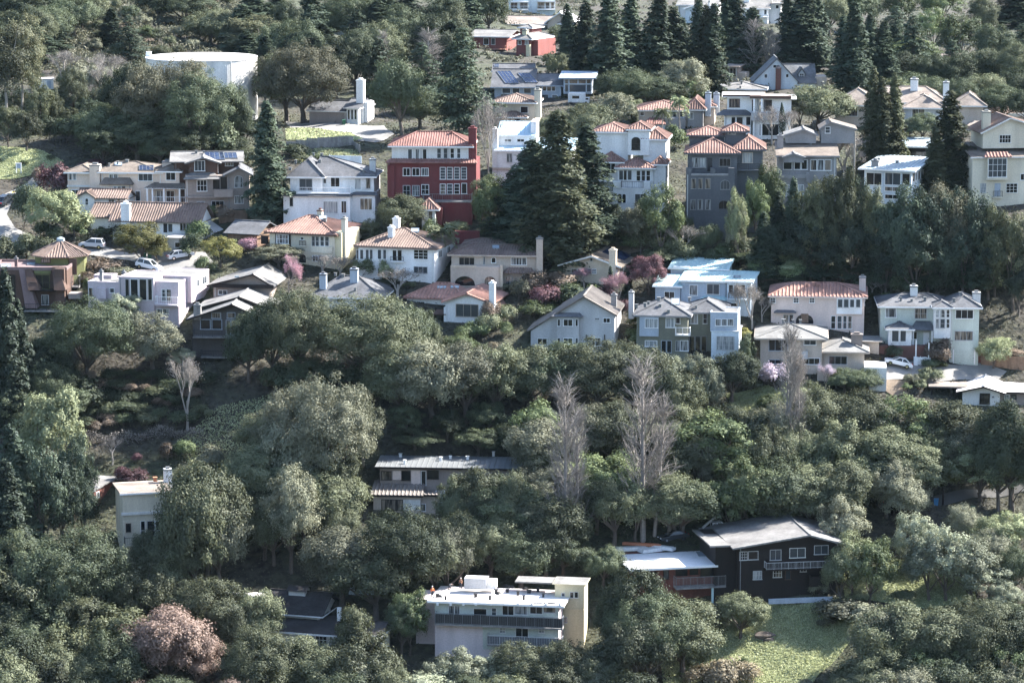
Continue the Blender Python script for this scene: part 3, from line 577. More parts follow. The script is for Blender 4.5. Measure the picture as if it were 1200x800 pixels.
h.slabr(178, 315, 472, 494, -.5, .7, 'grey', 'ledge'); h.ws([(203, 228), (236, 262)], 500, 540, 1, 2, g='glass_warm'); h.post(305, 362, 400, -.2, 'grey', .5)

h = House('glass_pavilion', 'pale grey modern house with standing seam metal roof and glazed corner room', (660, 500), B1, -24)
h.trim = 'paint_white'
m = h.box(540, 735, 352, None, 0, 11, 'bluewhite'); h.shed(m, 1.6, 'metalpale', .9, zb=288); h.vents(m, [(600, 315), (675, 322)]); h.chim(568, 597, 310, 350, 1.0, 'grey', .8)
h.w(548, 612, 362, 412, 2, 1, y=0); h.w(625, 690, 362, 412, 2, 1, g='glass_mid', y=0); h.w(697, 728, 366, 412, 1, 1, y=0); h.ws([(625, 690)], 420, 438, 2, 1, y=0); h.w(625, 690, 452, 470, 2, 1, y=0, g='glass_dark')
for i in range(6): h.sw(m, .05+i*.15, .16+i*.15, .4, 1.9, 1, 1)
h = House('dark_flat_house', 'dark low house with white flat roof behind the glazed pavilion', (780, 330), B1, -12)
h.trim = 'paint_white'; m = h.box(695, 870, 258, None, 0, 12, 'darkwood'); h.shed(m, .9, 'metalpale', .8, zb=215); h.w(720, 840, 270, 300, 4, 1, f='darkwood', g='glass_dark')

h = House('cream_house', 'cream stucco house with dark brown roof and tall bay window by the dark conifers', (1110, 500), B1, 6)
h.trim = 'offwhite'
m = h.box(1030, 1330, 195, 260, 3, 9, 'cream'); h.gable(m, 134, 'tilebrown', 'y', .6, 1145); h.w(1098, 1145, 206, 238, 4, 2, y=3)
b = h.box(988, 1330, 300, None, 0, 10, 'cream'); h.shed(b, 1.6, 'shinglebrown', .4); h.chim(1030, 1062, 108, 250, 4, 'cream', 1.2)
h.slabr(1045, 1135, 382, 392, -.8, 1, 'cream'); h.box(1048, 1133, 296, 382, -.7, .9, 'cream', 'bay'); h.skirt(1038, 1150, 276, 296, -1, 1.2, 'tilepink'); h.w(1052, 1128, 302, 380, 4, 3, y=-.7)
h.y = 0; h.ws([(1020, 1042), (1126, 1172)], 406, 444, 3, 3); h.door(1078, 1102, 405, 458, 'bluegrey'); h.balc(1072, 1112, 438, 462, 0, .6, 'iron', 'cream'); h.w(1185, 1215, 366, 392, 2, 1)

# ---------------------------------------------------------------- houses along the left-hand street
h = House('white_farmhouse', 'low white house with brown tile gable roof and white chimney, below the peach house', (900, 640), A5, -10)
h.trim = 'shinglebrown'
m = h.box(660, 1165, 548, None, 0, 8, 'white'); h.gable(m, 437, 'tilebrown', 'x', .6); h.ws([(985, 1012)], 560, 610, 1, 1); h.ws([(1057, 1069), (1075, 1087), (1094, 1106), (1113, 1125)], 550, 598, 1, 1, g='glass_dark', f='darkmetal')
h.door(958, 980, 560, 612, 'darkmetal'); h.chim(708, 758, 442, 580, -.6, 'white', 1.0, None)
r = h.box(530, 690, 522, None, 4.0, 8, 'white'); h.gable(r, 438, 'tilebrown', 'x', .4); r = h.box(455, 735, 410, None, 9, 5, 'white'); h.gable(r, 356, 'tilebrown', 'x', .4); h.ws([(640, 652), (657, 667), (690, 702)], 418, 438, 1, 1, arch=True, f='darkwood')
h.box(455, 550, 405, None, 8.3, 3, 'white'); h.gable(h.r, 372, 'tilebrown', 'y', .35, 505); h.w(500, 518, 412, 450, 1, 2, arch=True)
h.box(980, 1100, 645, None, -6, 5, 'concrete', 'garage_wall'); h.flat(h.r, 'concrete', 0, .3); h.w(1025, 1055, 670, 700, 1, 1, g='glass_dark', y=-6)

h = House('garage', 'low brown garage with grey shingle roof between two gardens', (440, 360), B3, -22)
h.trim = 'darkwood'; m = h.box(335, 505, 268, None, 0, 8, 'wood'); h.gable(m, 190, 'shingle', 'x', .6); h.door(530, 572, 280, 330, 'darkwood', 0)
h = House('octagon_house', 'olive green pavilion with eight sided brown tile roof', (345, 345), B2, 0)
def octagon(h):
    c = Vector((h.P(358, 155, 3.6)[0], 3.6, 0)); ze = h.P(358, 155, -.6)[1]; zt = h.P(360, 55, 3.6)[1]
    ro = abs(h.P(528, 155, 3.6)[0]-c.x)/math.cos(math.pi/8)*.98; rw = ro*.86
    pw = [(c.x+rw*math.cos(math.pi/8+i*math.pi/4), c.y+rw*math.sin(math.pi/8+i*math.pi/4)) for i in range(8)]
    MB().slab([(x, y, ze) for x, y in pw], ze+3).build('wall', 'lime', h.root)
    po = [(c.x+ro*math.cos(math.pi/8+i*math.pi/4), c.y+ro*math.sin(math.pi/8+i*math.pi/4), ze) for i in range(8)]
    top = (c.x, c.y, zt); h._planes([[po[i], po[(i+1) % 8], top] for i in range(8)], 'tilebrown', None, .15, [(p, top) for p in po])
    MB().tube([(c.x, c.y, zt-.3), (c.x, c.y, zt+.25), (c.x, c.y, zt+.5)], [.7, .7, .2], 8).build('cupola', 'metalpale', h.root)
    y = c.y-rw*math.cos(math.pi/8)-.02; h.w(242, 296, 165, 188, 2, 1, y=y, f='brown', g='glass_warm'); h.door(403, 450, 165, 260, 'brown', y)
octagon(h)
h.balc(375, 462, 268, 330, .3, 2.2, 'greywood', 'greywood'); 
h = House('mansard_house', 'dark red-brown shingled house with slanted mansard walls, balconies and skylights', (230, 475), B2, -3)
h.trim = 'lime'
m = h.box(-60, 390, 232, None, 1.5, 9, 'brown'); h.flat(m, 'mauve', .5, 0, 'mauve')
def mansard(h, zxa, zxb, zya, zyb, m):
    xa, za = h.P(zxa, zya, .9); xb, zb = h.P(zxb, zyb, -.8); w = 1.2
    MB().add([(xa, 1.5, za), (xa+w, 1.5, za), (xb+w*1.6, -.9, zb), (xb, -.9, zb), (xa, 3, za), (xa+w, 3, za), (xb+w*1.6, 3, zb), (xb, 3, zb)], [(0, 3, 2, 1), (0, 1, 5, 4), (1, 2, 6, 5), (0, 4, 7, 3), (3, 7, 6, 2)]).build('slanted_wall', m, h.root)
mansard(h, 105, 150, 225, 455, 'mauve'); mansard(h, 140, 165, 228, 350, 'brown'); mansard(h, 300, 318, 218, 350, 'brown')
h.y = 1.5; h.w(205, 290, 260, 340, 2, 1, f='lime', g='glass_dark'); h.slabr(200, 295, 238, 255, 1.2, .4, 'lime', 'panel'); h.w(245, 285, 378, 435, 2, 1, g='glass_curtain'); h.w(10, 90, 260, 420, 2, 2, f='darkwood', g='glass_dark')
h.balc(175, 330, 305, 350, 1.5, 1.6, 'darkmetal', 'darkwood'); h.balc(140, 340, 430, 470, 1.5, 2.6, 'darkmetal', 'greywood'); h.box(150, 335, 480, None, .5, 1, 'darkwood', 'foundation')
h.box(320, 375, 225, None, .4, 3, 'brown', 'side_wall'); h.chim(85, 102, 160, 225, 3, 'mauve', .5); h.panel(m, 5, 65, 200, 222, 'skylight', 'skylight'); h.panel(m, 160, 205, 190, 205, 'skylight', 'skylight')
h.slabr(400, 470, 370, 400, .5, 2.5, 'taupe', 'stair_base')
h = House('pink_flat_house', 'pinkish grey flat roofed modern house with tall vertical windows', (800, 540), B2, -14)
h.trim = 'rose'
m = h.box(515, 700, 310, None, 1.5, 7, 'rose'); h.flat(m, 'gravel_roof', .3); h.w(520, 545, 335, 390); h.w(645, 670, 338, 365); h.chim(583, 600, 235, 338, 2.2, 'grey', .45); h.chim(714, 731, 240, 278, 5, 'grey', .45); h.slabr(565, 620, 340, 400, .9, .7, 'rose', 'flue_box')
h.box(550, 655, 268, 300, 6, 2.5, 'rose'); h.flat(h.r, 'gravel_roof', .2)
m = h.box(695, 900, 280, None, 0, 8, 'rose'); h.flat(m, 'gravel_roof', .2); h.ws([(735, 757), (766, 810), (818, 860), (868, 892)], 285, 408, 1, 1, g='glass_dark'); h.ws([(752, 782), (786, 816)], 460, 530, 1, 1, g='glass_blind')
m = h.box(905, 1045, 305, None, .6, 7, 'rose'); h.flat(m, 'gravel_roof', .15); h.ws([(947, 973), (977, 1003)], 345, 412, 1, 3); h.ws([(918, 952), (955, 990)], 460, 490, 1, 1); h.balc(905, 1040, 390, 435, .6, 1.3, 'paint_white', 'rose')
m = h.box(900, 1120, 272, 420, 4.5, 9, 'rose'); h.flat(m, 'gravel_roof', .2); h.sw(m, .3, .42, .8, 2.0, 1, 1); h.sw(m, .6, .85, .7, 2.0, 2, 1)

h = House('brown_ranch', 'brown house with low pitched dark roof behind the gabled chalet, by the blossoming pink tree', (440, 680), B3, -8)
h.trim = 'darkwood'; m = h.box(250, 575, 572, None, 0, 11, 'taupe'); h.gable(m, 505, 'shinglegrey', 'y', 1.0, 480, oe=.8); h.slabr(240, 600, 566, 588, -.9, .3, 'darkwood', 'fascia'); h.panel(m, 375, 400, 520, 524, 'skylight', 'skylight'); h.w(280, 330, 600, 625, 2, 1)
h = House('gabled_chalet', 'dark gabled timber house with two overlapping shallow gables and railed decks', (520, 705), D7, -5)
h.trim = 'darkwood'
m = h.box(290, 900, 250, None, 5, 8, 'darktaupe'); h.gable(m, 140, 'gravel_roof', 'y', 1.0, 640, oe=.8)
m = h.box(205, 870, 350, None, 0, 8, 'darktaupe'); h.gable(m, 210, 'gravel_roof', 'y', .9, 570, oe=1.2)
h.ws([(280, 372), (388, 480)], 355, 445, 1, 1, f='bluegrey', g='glass_dark'); h.ws([(385, 470), (530, 605)], 290, 342, 1, 1, f='bluegrey', g='glass_warm'); h.ws([(520, 560), (568, 606)], 360, 495, 1, 1, f='bluegrey', g='glass_warm'); h.ws([(690, 745), (752, 806)], 380, 515, 1, 1, f='bluegrey', g='glass_warm')
h.balc(205, 850, 455, 520, 0, 1.6, 'iron', 'greywood'); h.balc(280, 640, 650, 705, 0, 1.6, 'iron', 'greywood'); h.box(200, 870, 532, None, .8, 6, 'darktaupe', 'lower_wall'); h.ws([(250, 330), (370, 410), (450, 490), (540, 600)], 555, 640, 1, 1, y=.8, g='glass_dark', f='darkwood')
h.chim(215, 280, 215, 330, -.6, 'greywood', .9, 'metalgrey')
h = House('grey_roof_house', 'house mostly hidden by oaks, grey hip roof with two slate chimneys', (960, 720), B3, -8)
m = h.box(830, 1230, 640, None, 0, 11, 'offwhite'); h.hip(m, 515, 'shingle', .6, rx=(1000, 1100)); h.chim(872, 910, 505, 610, 1.5, 'bluegrey', 1.0, 'shingle'); h.chim(1050, 1095, 475, 570, 3.5, 'bluegrey', 1.1, 'shingle'); h.w(975, 1010, 645, 672, 2, 1); h.vents(m, [(965, 512), (1010, 520), (1082, 603)])
# ---------------------------------------------------------------- middle row
h = House('cream_villa', 'cream villa with rust tile hip roof, arched entrance and sunlit side wall', (790, 450), B3, -20)
h.trim = 'brown'
m = h.box(580, 960, 265, None, 0, 12, 'cream'); h.hip(m, 158, 'tile', .7, rx=(810, 840)); h.chim(858, 885, 130, 175, 6, 'cream', .7, 'brick'); h.panel(m, 870, 915, 165, 188, 'skylight', 'skylight'); h.vents(m, [(905, 195)])
h.slabr(612, 698, 265, 350, -.35, .4, 'darkwood', 'bay'); h.w(620, 690, 274, 326, 4, 2, y=-.35, g='glass_curtain'); h.slabr(822, 945, 345, 382, -.3, .35, 'cream', 'bay'); h.ws([(828, 846), (850, 870), (877, 900), (905, 928)], 285, 342, 1, 2, g='glass_mid'); h.w(762, 780, 290, 305); h.balc(752, 792, 312, 338, 0, .5, 'iron', 'cream'); h.w(752, 795, 388, 440, 1, 1, arch=True, g='glass_dark', f='cream'); h.ws([(832, 865), (868, 900)], 398, 430, 2, 1)
r = h.box(950, 1000, 262, None, .2, 8, 'yellow'); h.chim(1000, 1025, 178, 420, 1.0, 'cream', 1.0); h.sw(m, .35, .5, .8, 2.2); h.sw(m, .65, .85, .6, 3.0, 1, 1); h.sw(m, .35, .5, 3.8, 5.2)
h = House('white_villa', 'white villa with brown tile hip roof, two white chimneys and a palm at its corner', (300, 445), B4, -16)
h.trim = 'tilebrown'
m = h.box(100, 545, 245, None, 0, 12, 'white'); h.hip(m, 135, 'tilebrown', .6, rx=(350, 380)); h.panel(m, 410, 455, 140, 162, 'skylight', 'skylight')
h.chim(272, 303, 130, 230, 2.5, 'white', 1.0, None); h.chim(300, 335, 78, 150, 6.5, 'white', 1.0, None)
h.ws([(88, 102), (110, 130), (143, 162), (167, 185), (213, 235), (245, 264)], 262, 318, 1, 1, g='glass_mid', y=0); h.ws([(300, 325), (330, 355)], 265, 328, 1, 1); h.w(425, 508, 264, 318, 3, 3, g='glass_dark'); h.balc(285, 365, 305, 330, 0, .5, 'iron', 'white'); h.w(425, 505, 362, 400, 3, 1); h.w(215, 235, 375, 415); h.sw(m, .2, .35, .8, 2.0); h.sw(m, .6, .75, .8, 2.0); h.slabr(95, 200, 325, 332, -.1, .2, 'offwhite')
h = House('arcaded_villa', 'tan villa with tile hip roof and arched ground floor arcade', (790, 495), B4, -6)
h.trim = 'tan'
m = h.box(645, 1140, 292, None, 1.5, 10, 'tan'); h.hip(m, 232, 'tilebrown', .6, rx=(770, 1060)); h.hip(h.box(720, 960, 235, 240, 9, 5, 'tan'), 197, 'tilebrown', .5); h.panel(m, 885, 925, 240, 258, 'skylight', 'skylight')
h.y = 1.5; h.w(690, 780, 308, 355, 3, 1, g='glass_dark', f='tan'); h.w(880, 905, 308, 340, 1, 1, arch=True, g='glass_dark'); h.w(995, 1085, 308, 352, 3, 1, g='glass_curtain', f='white'); h.w(832, 842, 305, 350)
b = h.box(640, 935, 362, None, -.6, 2.2, 'tan'); h.slabr(640, 790, 356, 368, -.7, .3, 'buff', 'coping'); h.w(662, 785, 416, 475, 1, 1, arch=True, g='glass_dark', f='tan'); h.w(838, 905, 418, 490, 1, 1, arch=True, g='glass_warm', f='tan'); h.slabr(930, 945, 355, 500, -.8, .4, 'buff', 'buttress')
h.skirt(950, 1130, 360, 400, .2, 1.6, 'tilebrown'); h.ws([(965, 1005), (1055, 1095)], 412, 470, 2, 2, arch=True, y=1.5); h.chim(1142, 1178, 195, 470, .8, 'tan', 1.0, 'metalgrey'); h.sw(m, .3, .5, .8, 2.2)
h = House('tan_gable_house', 'tan house with shallow brown gable roof, broad chimney and solar panels', (600, 265), B5, -14)
h.trim = 'offwhite'
m = h.box(400, 720, 155, None, 0, 12, 'buff'); h.gable(m, 98, 'shinglebrown', 'y', .8, 565, oe=.8); h.w(558, 573, 112, 130, y=0); h.ws([(448, 480), (484, 512)], 175, 200, 1, 1); h.ws([(540, 562), (570, 593)], 175, 202, 3, 3); h.chim(668, 708, 62, 225, -.9, 'buff', 1.0, None); h.slabr(690, 715, 180, 225, -.5, .4, 'white', 'planter'); h.sw(m, .15, .35, .5, 1.7); h.sw(m, .5, .8, .5, 1.7)
def solar_on_right_slope(h, m, n):
    xm = h.P(565, 98, m.y0)[0]; zt = h.P(565, 98, m.y0-.8)[1]; k = (m.z1-zt)/(m.x1+.8-xm)
    for i in range(n):
        y0 = m.y0+5.2+i*2.2; x0, x1 = xm+.8, xm+4.6
        o = MB().slab([(x0, y0, zt+k*(x0-xm)+.18), (x1, y0, zt+k*(x1-xm)+.18), (x1, y0+2, zt+k*(x1-xm)+.18), (x0, y0+2, zt+k*(x0-xm)+.18)], .12).build('solar_panel', 'solar', h.root)
solar_on_right_slope(h, m, 3)
h = House('salmon_roof_house', 'pale low house with salmon tile roof and thin white chimney wall', (700, 690), B4, -14)
h.trim = 'tilepink'
m = h.box(385, 720, 545, None, 4, 9, 'offwhite'); h.hip(m, 455, 'tilepink', .5, rx=(560, 640)); h.panel(m, 562, 615, 478, 492, 'skylight', 'skylight'); h.panel(m, 640, 690, 476, 490, 'skylight', 'skylight'); h.ws([(440, 490)], 566, 590, 2, 1, g='glass_mid')
m = h.box(610, 870, 570, None, 0, 10, 'white'); h.gable(m, 518, 'tilepink', 'y', .6, 735, oe=.6); h.w(672, 803, 582, 655, 3, 1, f='tan', g='glass_mid'); h.chim(865, 897, 455, 715, -.6, 'white', .9, None); h.skirt(530, 612, 612, 640, -.2, 1.5, 'brown'); h.box(600, 615, 600, None, -.1, 3, 'white', 'wing_wall')
r = h.box(880, 945, 610, None, 5, 6, 'peach'); h.hip(r, 570, 'tilepink', .4)
h = House('white_gable_house', 'grey-white stucco house with broad tile gable, bay window and side chimney', (460, 665), B5, -8)
h.trim = 'shinglebrown'
m = h.box(370, 700, 440, None, 0, 11, 'ltgrey'); h.gable(m, 335, 'tilegrey', 'y', .5, 520, oe=.5)
l_ = h.box(210, 372, 540, None, .03, 10, 'ltgrey')
def lean(h, r):
    xm, zt = h.P(520, 335, r.y0-.5); x0 = r.x0-.5; z0 = h.P(190, 535, r.y0-.5)[1]; x1 = h.P(372, 440, r.y0-.5)[0]; z1 = h.P(372, 428, r.y0-.5)[1]
    h._planes([[(x0, r.y1, z0), (x0, r.y0-.5, z0), (x1, r.y0-.5, z1), (x1, r.y1, z1)]], 'tilegrey', None, .2)
    MB().add([(r.x0, r.y0, r.z1-.02), (r.x1, r.y0, r.z1-.02), (r.x1, r.y0, z1-.25), (r.x0, r.y0+.3, r.z1-.02), (r.x1, r.y0+.3, r.z1-.02), (r.x1, r.y0+.3, z1-.25)], [(0, 1, 2), (5, 4, 3), (0, 2, 5, 3)]).build('gable', 'ltgrey', h.root)
lean(h, l_)
h.slabr(362, 490, 455, 610, -.8, .9, 'ltgrey', 'bay'); h.skirt(330, 512, 428, 455, -1.2, 1.3, 'shingle'); h.y = -.8; h.w(402, 455, 470, 510, 2, 1, g='glass_dark'); h.ws([(368, 382), (473, 486)], 470, 510, g='glass_dark'); h.w(402, 455, 580, 615, 2, 1); h.ws([(368, 382), (473, 486)], 580, 612)
h.y = 0; h.ws([(588, 597), (600, 609)], 462, 474, g='glass_dark'); h.w(635, 675, 463, 490, 2, 1, g='glass_dark'); h.w(553, 622, 578, 625, 2, 1); h.w(250, 305, 582, 618, 2, 1, y=.03, g='glass_dark'); h.ws([(533, 539), (640, 646)], 560, 590, f='darkmetal'); h.chim(680, 712, 325, 430, 4.5, 'grey', .9, 'metalgrey')
h = House('teal_roof_house', 'blue-grey house with pale turquoise metal roofs on three levels', (500, 385), B6, -12)
m = h.box(330, 660, 130, None, 8, 6, 'bluewhite'); h.shed(m, 1.5, 'metalteal', .4, zb=57); h.slabr(345, 440, 112, 128, 7.4, .5, 'paint_white')
m = h.box(240, 385, 232, None, .8, 6, 'bluegrey'); h.shed(m, 1.7, 'metalteal', .4, zb=152); h.w(293, 352, 258, 302, 2, 1, g='glass_dark')
m = h.box(390, 665, 202, None, 1.2, 7, 'bluegrey'); h.shed(m, 1.8, 'metalteal', .35, zb=128); h.w(440, 488, 220, 280, 1, 1, g='glass_curtain'); h.w(542, 615, 214, 274, 2, 1, g='glass_mid'); h.skirt(500, 660, 284, 306, .2, 1, 'metalteal')
m = h.box(660, 800, 205, None, .4, 8, 'bluewhite'); h.shed(m, 2.0, 'metalteal', .4, zb=135); h.ws([(670, 696), (738, 766)], 218, 272, g='glass_dark'); h.w(702, 730, 220, 290, 1, 1, g='glass_mid'); h.balc(665, 770, 268, 300, .4, 1.2, 'rail_grey', 'bluewhite'); h.sw(m, .1, .3, .6, 2.4); h.sw(m, .45, .65, .6, 2.4); h.panel(m, 700, 738, 168, 180, 'skylight', 'skylight')
h.w(600, 640, 315, 340); h.w(665, 720, 325, 345)
h = House('olive_house', 'olive and grey split house with low hip roof, glass block window and corner balcony', (420, 665), B6, -8)
h.trim = 'grey'
m = h.box(130, 430, 396, None, 0, 10, 'olive'); h.hip(m, 302, 'shingle', .6, rx=(265, 330)); h.vents(m, [(180, 345), (200, 330), (260, 312), (130, 352), (268, 345), (318, 380)]); h.chim(83, 112, 260, 400, 4, 'ltgrey', .9, 'metalgrey'); h.panel(m, 335, 382, 300, 336, 'skylight', 'skylight')
h.slabr(147, 258, 404, 520, -.5, .55, 'bluegrey', 'bay'); h.w(180, 255, 416, 470, 3, 1, y=-.5, g='glass_blind'); h.y = 0; h.w(302, 352, 412, 468, 2, 1, g='glass_blind'); h.w(360, 385, 410, 445); h.ws([(275, 303), (308, 334)], 545, 615, g='glass_dark', f='bluegrey'); h.ws([(360, 382), (386, 432)], 545, 605, g='glass_curtain'); h.balc(355, 443, 470, 510, 0, 1.2, 'paint_white', 'offwhite'); h.ws([(180, 250)], 545, 580, 3, 1, g='glass_blind')
m = h.box(430, 640, 378, None, 3, 9, 'olive'); h.hip(m, 308, 'shingle', .5); h.vents(m, [(440, 312), (480, 355)]); h.ws([(425, 488)], 388, 445, 3, 1); h.w(520, 543, 388, 445, 1, 2); h.ws([(440, 468), (475, 503), (510, 540)], 520, 610, g='glass_dark', f='grey')
m = h.box(562, 722, 388, 485, 1.2, 6, 'bluegrey'); h.flat(m, 'gravel_roof', .25); h.ws([(592, 624), (630, 660), (665, 697)], 418, 458, g='glass_curtain')
m = h.box(568, 730, 492, None, .7, 6, 'bluewhite'); h.flat(m, 'concrete', .1, .1); h.w(600, 702, 520, 598, 3, 3, g='glass_blind')
h = House('pink_villa', 'pale pink villa with ribbed salmon tile roof and arched porch', (350, 265), B7, -6)
h.trim = 'palepink'
m = h.box(155, 540, 130, None, 0, 11, 'palepink'); h.hip(m, 74, 'tilepink', .5, rx=(255, 425)); h.vents(m, [(300, 92), (330, 90), (350, 92)], 'tilepink')
h.ws([(150, 172), (247, 268), (313, 333)], 137, 158, 2, 2, y=0); h.slabr(425, 530, 135, 205, -.5, .55, 'white', 'bay'); h.ws([(430, 449), (455, 474), (480, 498), (505, 523)], 143, 177, 1, 1, y=-.5, g='glass_mid'); h.ws([(402, 420), (428, 446), (452, 466), (472, 488)], 212, 265, 1, 2, y=0); h.w(255, 330, 203, 245, 1, 1, arch=True, g='glass_dark', f='palepink', y=0); h.door(278, 308, 203, 240, 'wood', -.1); h.w(205, 225, 207, 238, y=0); h.w(230, 245, 207, 238, y=0, f='bluegrey'); h.skirt(165, 258, 186, 198, -1, 1.1, 'shingle'); h.chim(518, 545, 50, 140, 4, 'palepink', 1.0); h.sw(m, .3, .5, .7, 2.0)
h = House('beige_flat_house', 'beige two storey house with wide low roofs and a walled terrace, below the pink villa', (240, 450), B7, -5)
h.trim = 'tan'
m = h.box(110, 365, 302, None, 0, 10, 'tan'); h.hip(m, 246, 'gravel_roof', 1.0, rx=(215, 300)); h.w(145, 222, 308, 356, 3, 1, g='glass_dark', f='bluegrey'); h.w(290, 340, 305, 332, 2, 1, g='glass_mid'); h.w(145, 222, 393, 410, 3, 1, f='bluegrey'); h.w(265, 355, 386, 412, 4, 1, g='glass_dark'); h.balc(262, 305, 358, 385, 0, .9, 'rail_grey', 'ltgrey', True); h.vents(m, [(205, 240), (245, 243), (275, 240)])
m = h.box(365, 540, 358, None, 1, 9, 'tan'); h.hip(m, 310, 'gravel_roof', .8); h.w(393, 468, 378, 412, 3, 1, g='glass_dark'); h.chim(485, 532, 288, 335, 3, 'taupe', 1.2, None); h.box(345, 470, 438, None, -1.5, 3, 'tan', 'terrace_wall'); h.box(540, 632, 425, None, -2, 6, 'offwhite', 'terrace_wall'); h.box(535, 600, 318, 380, 7, 5, 'tan'); h.flat(h.r, 'gravel_roof', .1, .5)
h = House('sage_house', 'pale green clapboard house with grey hip roof, bay turret and garage door', (880, 400), B7, -3)
m = h.box(608, 880, 172, None, 2.2, 10, 'sage'); h.hip(m, 118, 'shingle', .5, rx=(700, 800)); h.vents(m, [(690, 150), (735, 152), (790, 150)]); h.w(627, 672, 180, 218, 1, 1, y=2.2, g='glass_curtain'); h.w(748, 797, 181, 223, 2, 2, y=2.2)
h.chim(730, 760, 88, 125, 6, 'offwhite', 1.1); h.chim(988, 1020, 115, 160, 4, 'offwhite', 1.1)
m = h.box(895, 1015, 176, None, 0, 9, 'sage'); h.hip(m, 128, 'shingle', .5); h.vents(m, [(910, 155), (935, 125)]); h.w(917, 990, 187, 223, 3, 1); h.w(913, 988, 275, 313, 3, 1); h.door(908, 993, 357, 412, 'sage'); h.slabr(905, 910, 350, 412, -.1, .12, 'paint_white', 'garage_frame'); h.slabr(993, 998, 350, 412, -.1, .12, 'paint_white', 'garage_frame')
m = h.box(828, 897, 176, 305, -.4, 4, 'white', 'turret'); h.hip(m, 150, 'shingle', .35); h.ws([(836, 848), (854, 872), (879, 892)], 186, 218, 1, 2, arch=True); h.ws([(836, 848), (854, 872), (879, 892)], 225, 262, 1, 2)
h.skirt(735, 835, 232, 270, .4, 1.8, 'shingle', 'porch_roof'); h.post(742, 268, None, .6); h.post(820, 268, None, .6); h.door(783, 808, 278, 330, 'paint_white', 2.1); h.w(735, 757, 278, 308, 1, 1, y=2.1)
m = h.box(640, 735, 265, None, -.2, 4, 'white', 'bay'); h.hip(m, 236, 'shingle', .5); h.ws([(653, 682), (688, 712)], 270, 318, 1, 1, g='glass_mid'); h.sw(m, .1, .5, .2, 1.8)
h.box(590, 800, 338, None, -1.2, 2, 'brick', 'plinth')
h = House('low_house', 'low beige bungalow with bright flat gable roof beside the driveway', (860, 500), D5, -10)
h.trim = 'darkwood'
m = h.box(720, 1010, 392, None, 0, 9, 'offwhite'); h.gable(m, 350, 'membrane', 'y', 1.0, 885, oe=1.0); h.w(855, 932, 405, 488, 2, 1, f='darkmetal', g='glass_dark'); h.w(952, 965, 428, 436, f='darkmetal')
m = h.box(1010, 1240, 400, None, 1.5, 14, 'taupe'); h.shed(m, 2.6, 'membrane', .8, zb=245); h.w(1048, 1085, 415, 485, 1, 1); h.w(1100, 1140, 415, 450, 1, 1, f='darkmetal')
h.slabr(1030, 1250, 296, 306, 9.8, .3, 'darkwood', 'clerestory')
h = House('carport', 'open carport with flat tan roof beside the bungalow', (590, 440), D5, -6, 'carport')
h.trim = 'darkwood'; x0, x1, z0, z1 = h.rect(455, 760, 352, 362, 0); MB().box(x0, x1, 0, 8, z0, z1).build('roof', 'shaketan', h.root); h.post(480, 360, None, .3, 'darkwood', .25); h.post(630, 360, None, .3, 'darkwood', .25); h.post(670, 360, None, .3, 'darkwood', .25); h.box(500, 620, 362, None, 5, .3, 'taupe'); h.w(555, 590, 365, 410, 1, 1)

# ---------------------------------------------------------------- lower houses among the oaks
h = House('metal_roof_house', 'wood and stucco house with long grey standing seam roof on the wooded slope', (400, 460), C2, -4)
h.trim = 'darkwood'
m = h.box(300, 1040, 225, None, 4, 7, 'taupe'); h.shed(m, 2.4, 'metalgrey', .7, zb=157); h.vents(m, [(412, 162), (435, 200), (630, 182), (682, 172), (775, 175), (915, 155)], 'paint_white')
h.y = 4; h.ws([(308, 362)], 240, 285, 1, 1, g='glass_warm', f='darkwood'); h.slabr(370, 415, 238, 285, 3.9, .15, 'palepink', 'panel'); h.slabr(470, 520, 235, 320, 3.9, .15, 'palepink', 'panel'); h.w(420, 465, 238, 288, 1, 1, f='darkwood', g='glass_dark'); h.w(525, 550, 238, 315, 1, 1); h.w(558, 618, 235, 280, 2, 1, f='darkwood', g='glass_dark')
m = h.box(265, 520, 375, None, 0, 5, 'tan'); h.shed(m, 1.9, 'tilegrey', .4, zb=288); h.w(310, 425, 393, 450, 4, 1, f='darkwood', g='glass_warm'); h.slabr(425, 520, 395, 450, -.05, .1, 'offwhite', 'panel')
m = h.box(190, 262, 365, None, 1.5, 5, 'darkwood'); h.shed(m, 1.2, 'tilegrey', .4, zb=322); h.w(200, 235, 395, 440, 2, 1, f='wood'); m = h.box(450, 600, 372, None, .8, 4, 'tan'); h.shed(m, .6, 'tilegrey', .4, zb=335); h.w(512, 548, 415, 455)
h.box(600, 655, 350, None, 3, 4, 'offwhite'); h.balc(650, 720, 475, 505, 4, 2.0, 'teakwood', 'teakwood')
h = House('cream_house', 'cream three storey house half hidden by a large oak, tan roof and white chimney', (430, 590), C1, 14)
m = h.box(335, 560, 232, None, 0, 9, 'cream'); h.shed(m, 1.6, 'shaketan', .4, zb=172); h.chim(530, 567, 118, 190, 7, 'white', 1.0); h.vents(m, [(487, 175)], 'terracotta'); h.slabr(330, 560, 318, 330, -.3, .4, 'offwhite', 'ledge'); h.w(348, 375, 370, 415, 1, 1, g='glass_dark', f='tan'); h.ws([(420, 440), (450, 485), (488, 520)], 360, 450, 1, 2, g='glass_dark'); h.w(475, 500, 520, 580, 1, 1); h.balc(345, 560, 435, 470, 0, 1.2, 'iron', 'cream'); h.post(440, 430, 475, -1.1, 'cream', .35)
h = House('small_shed', 'small timber shed with grey roof and red-brown side by the garden steps', (195, 275), C1, -25, 'shed')
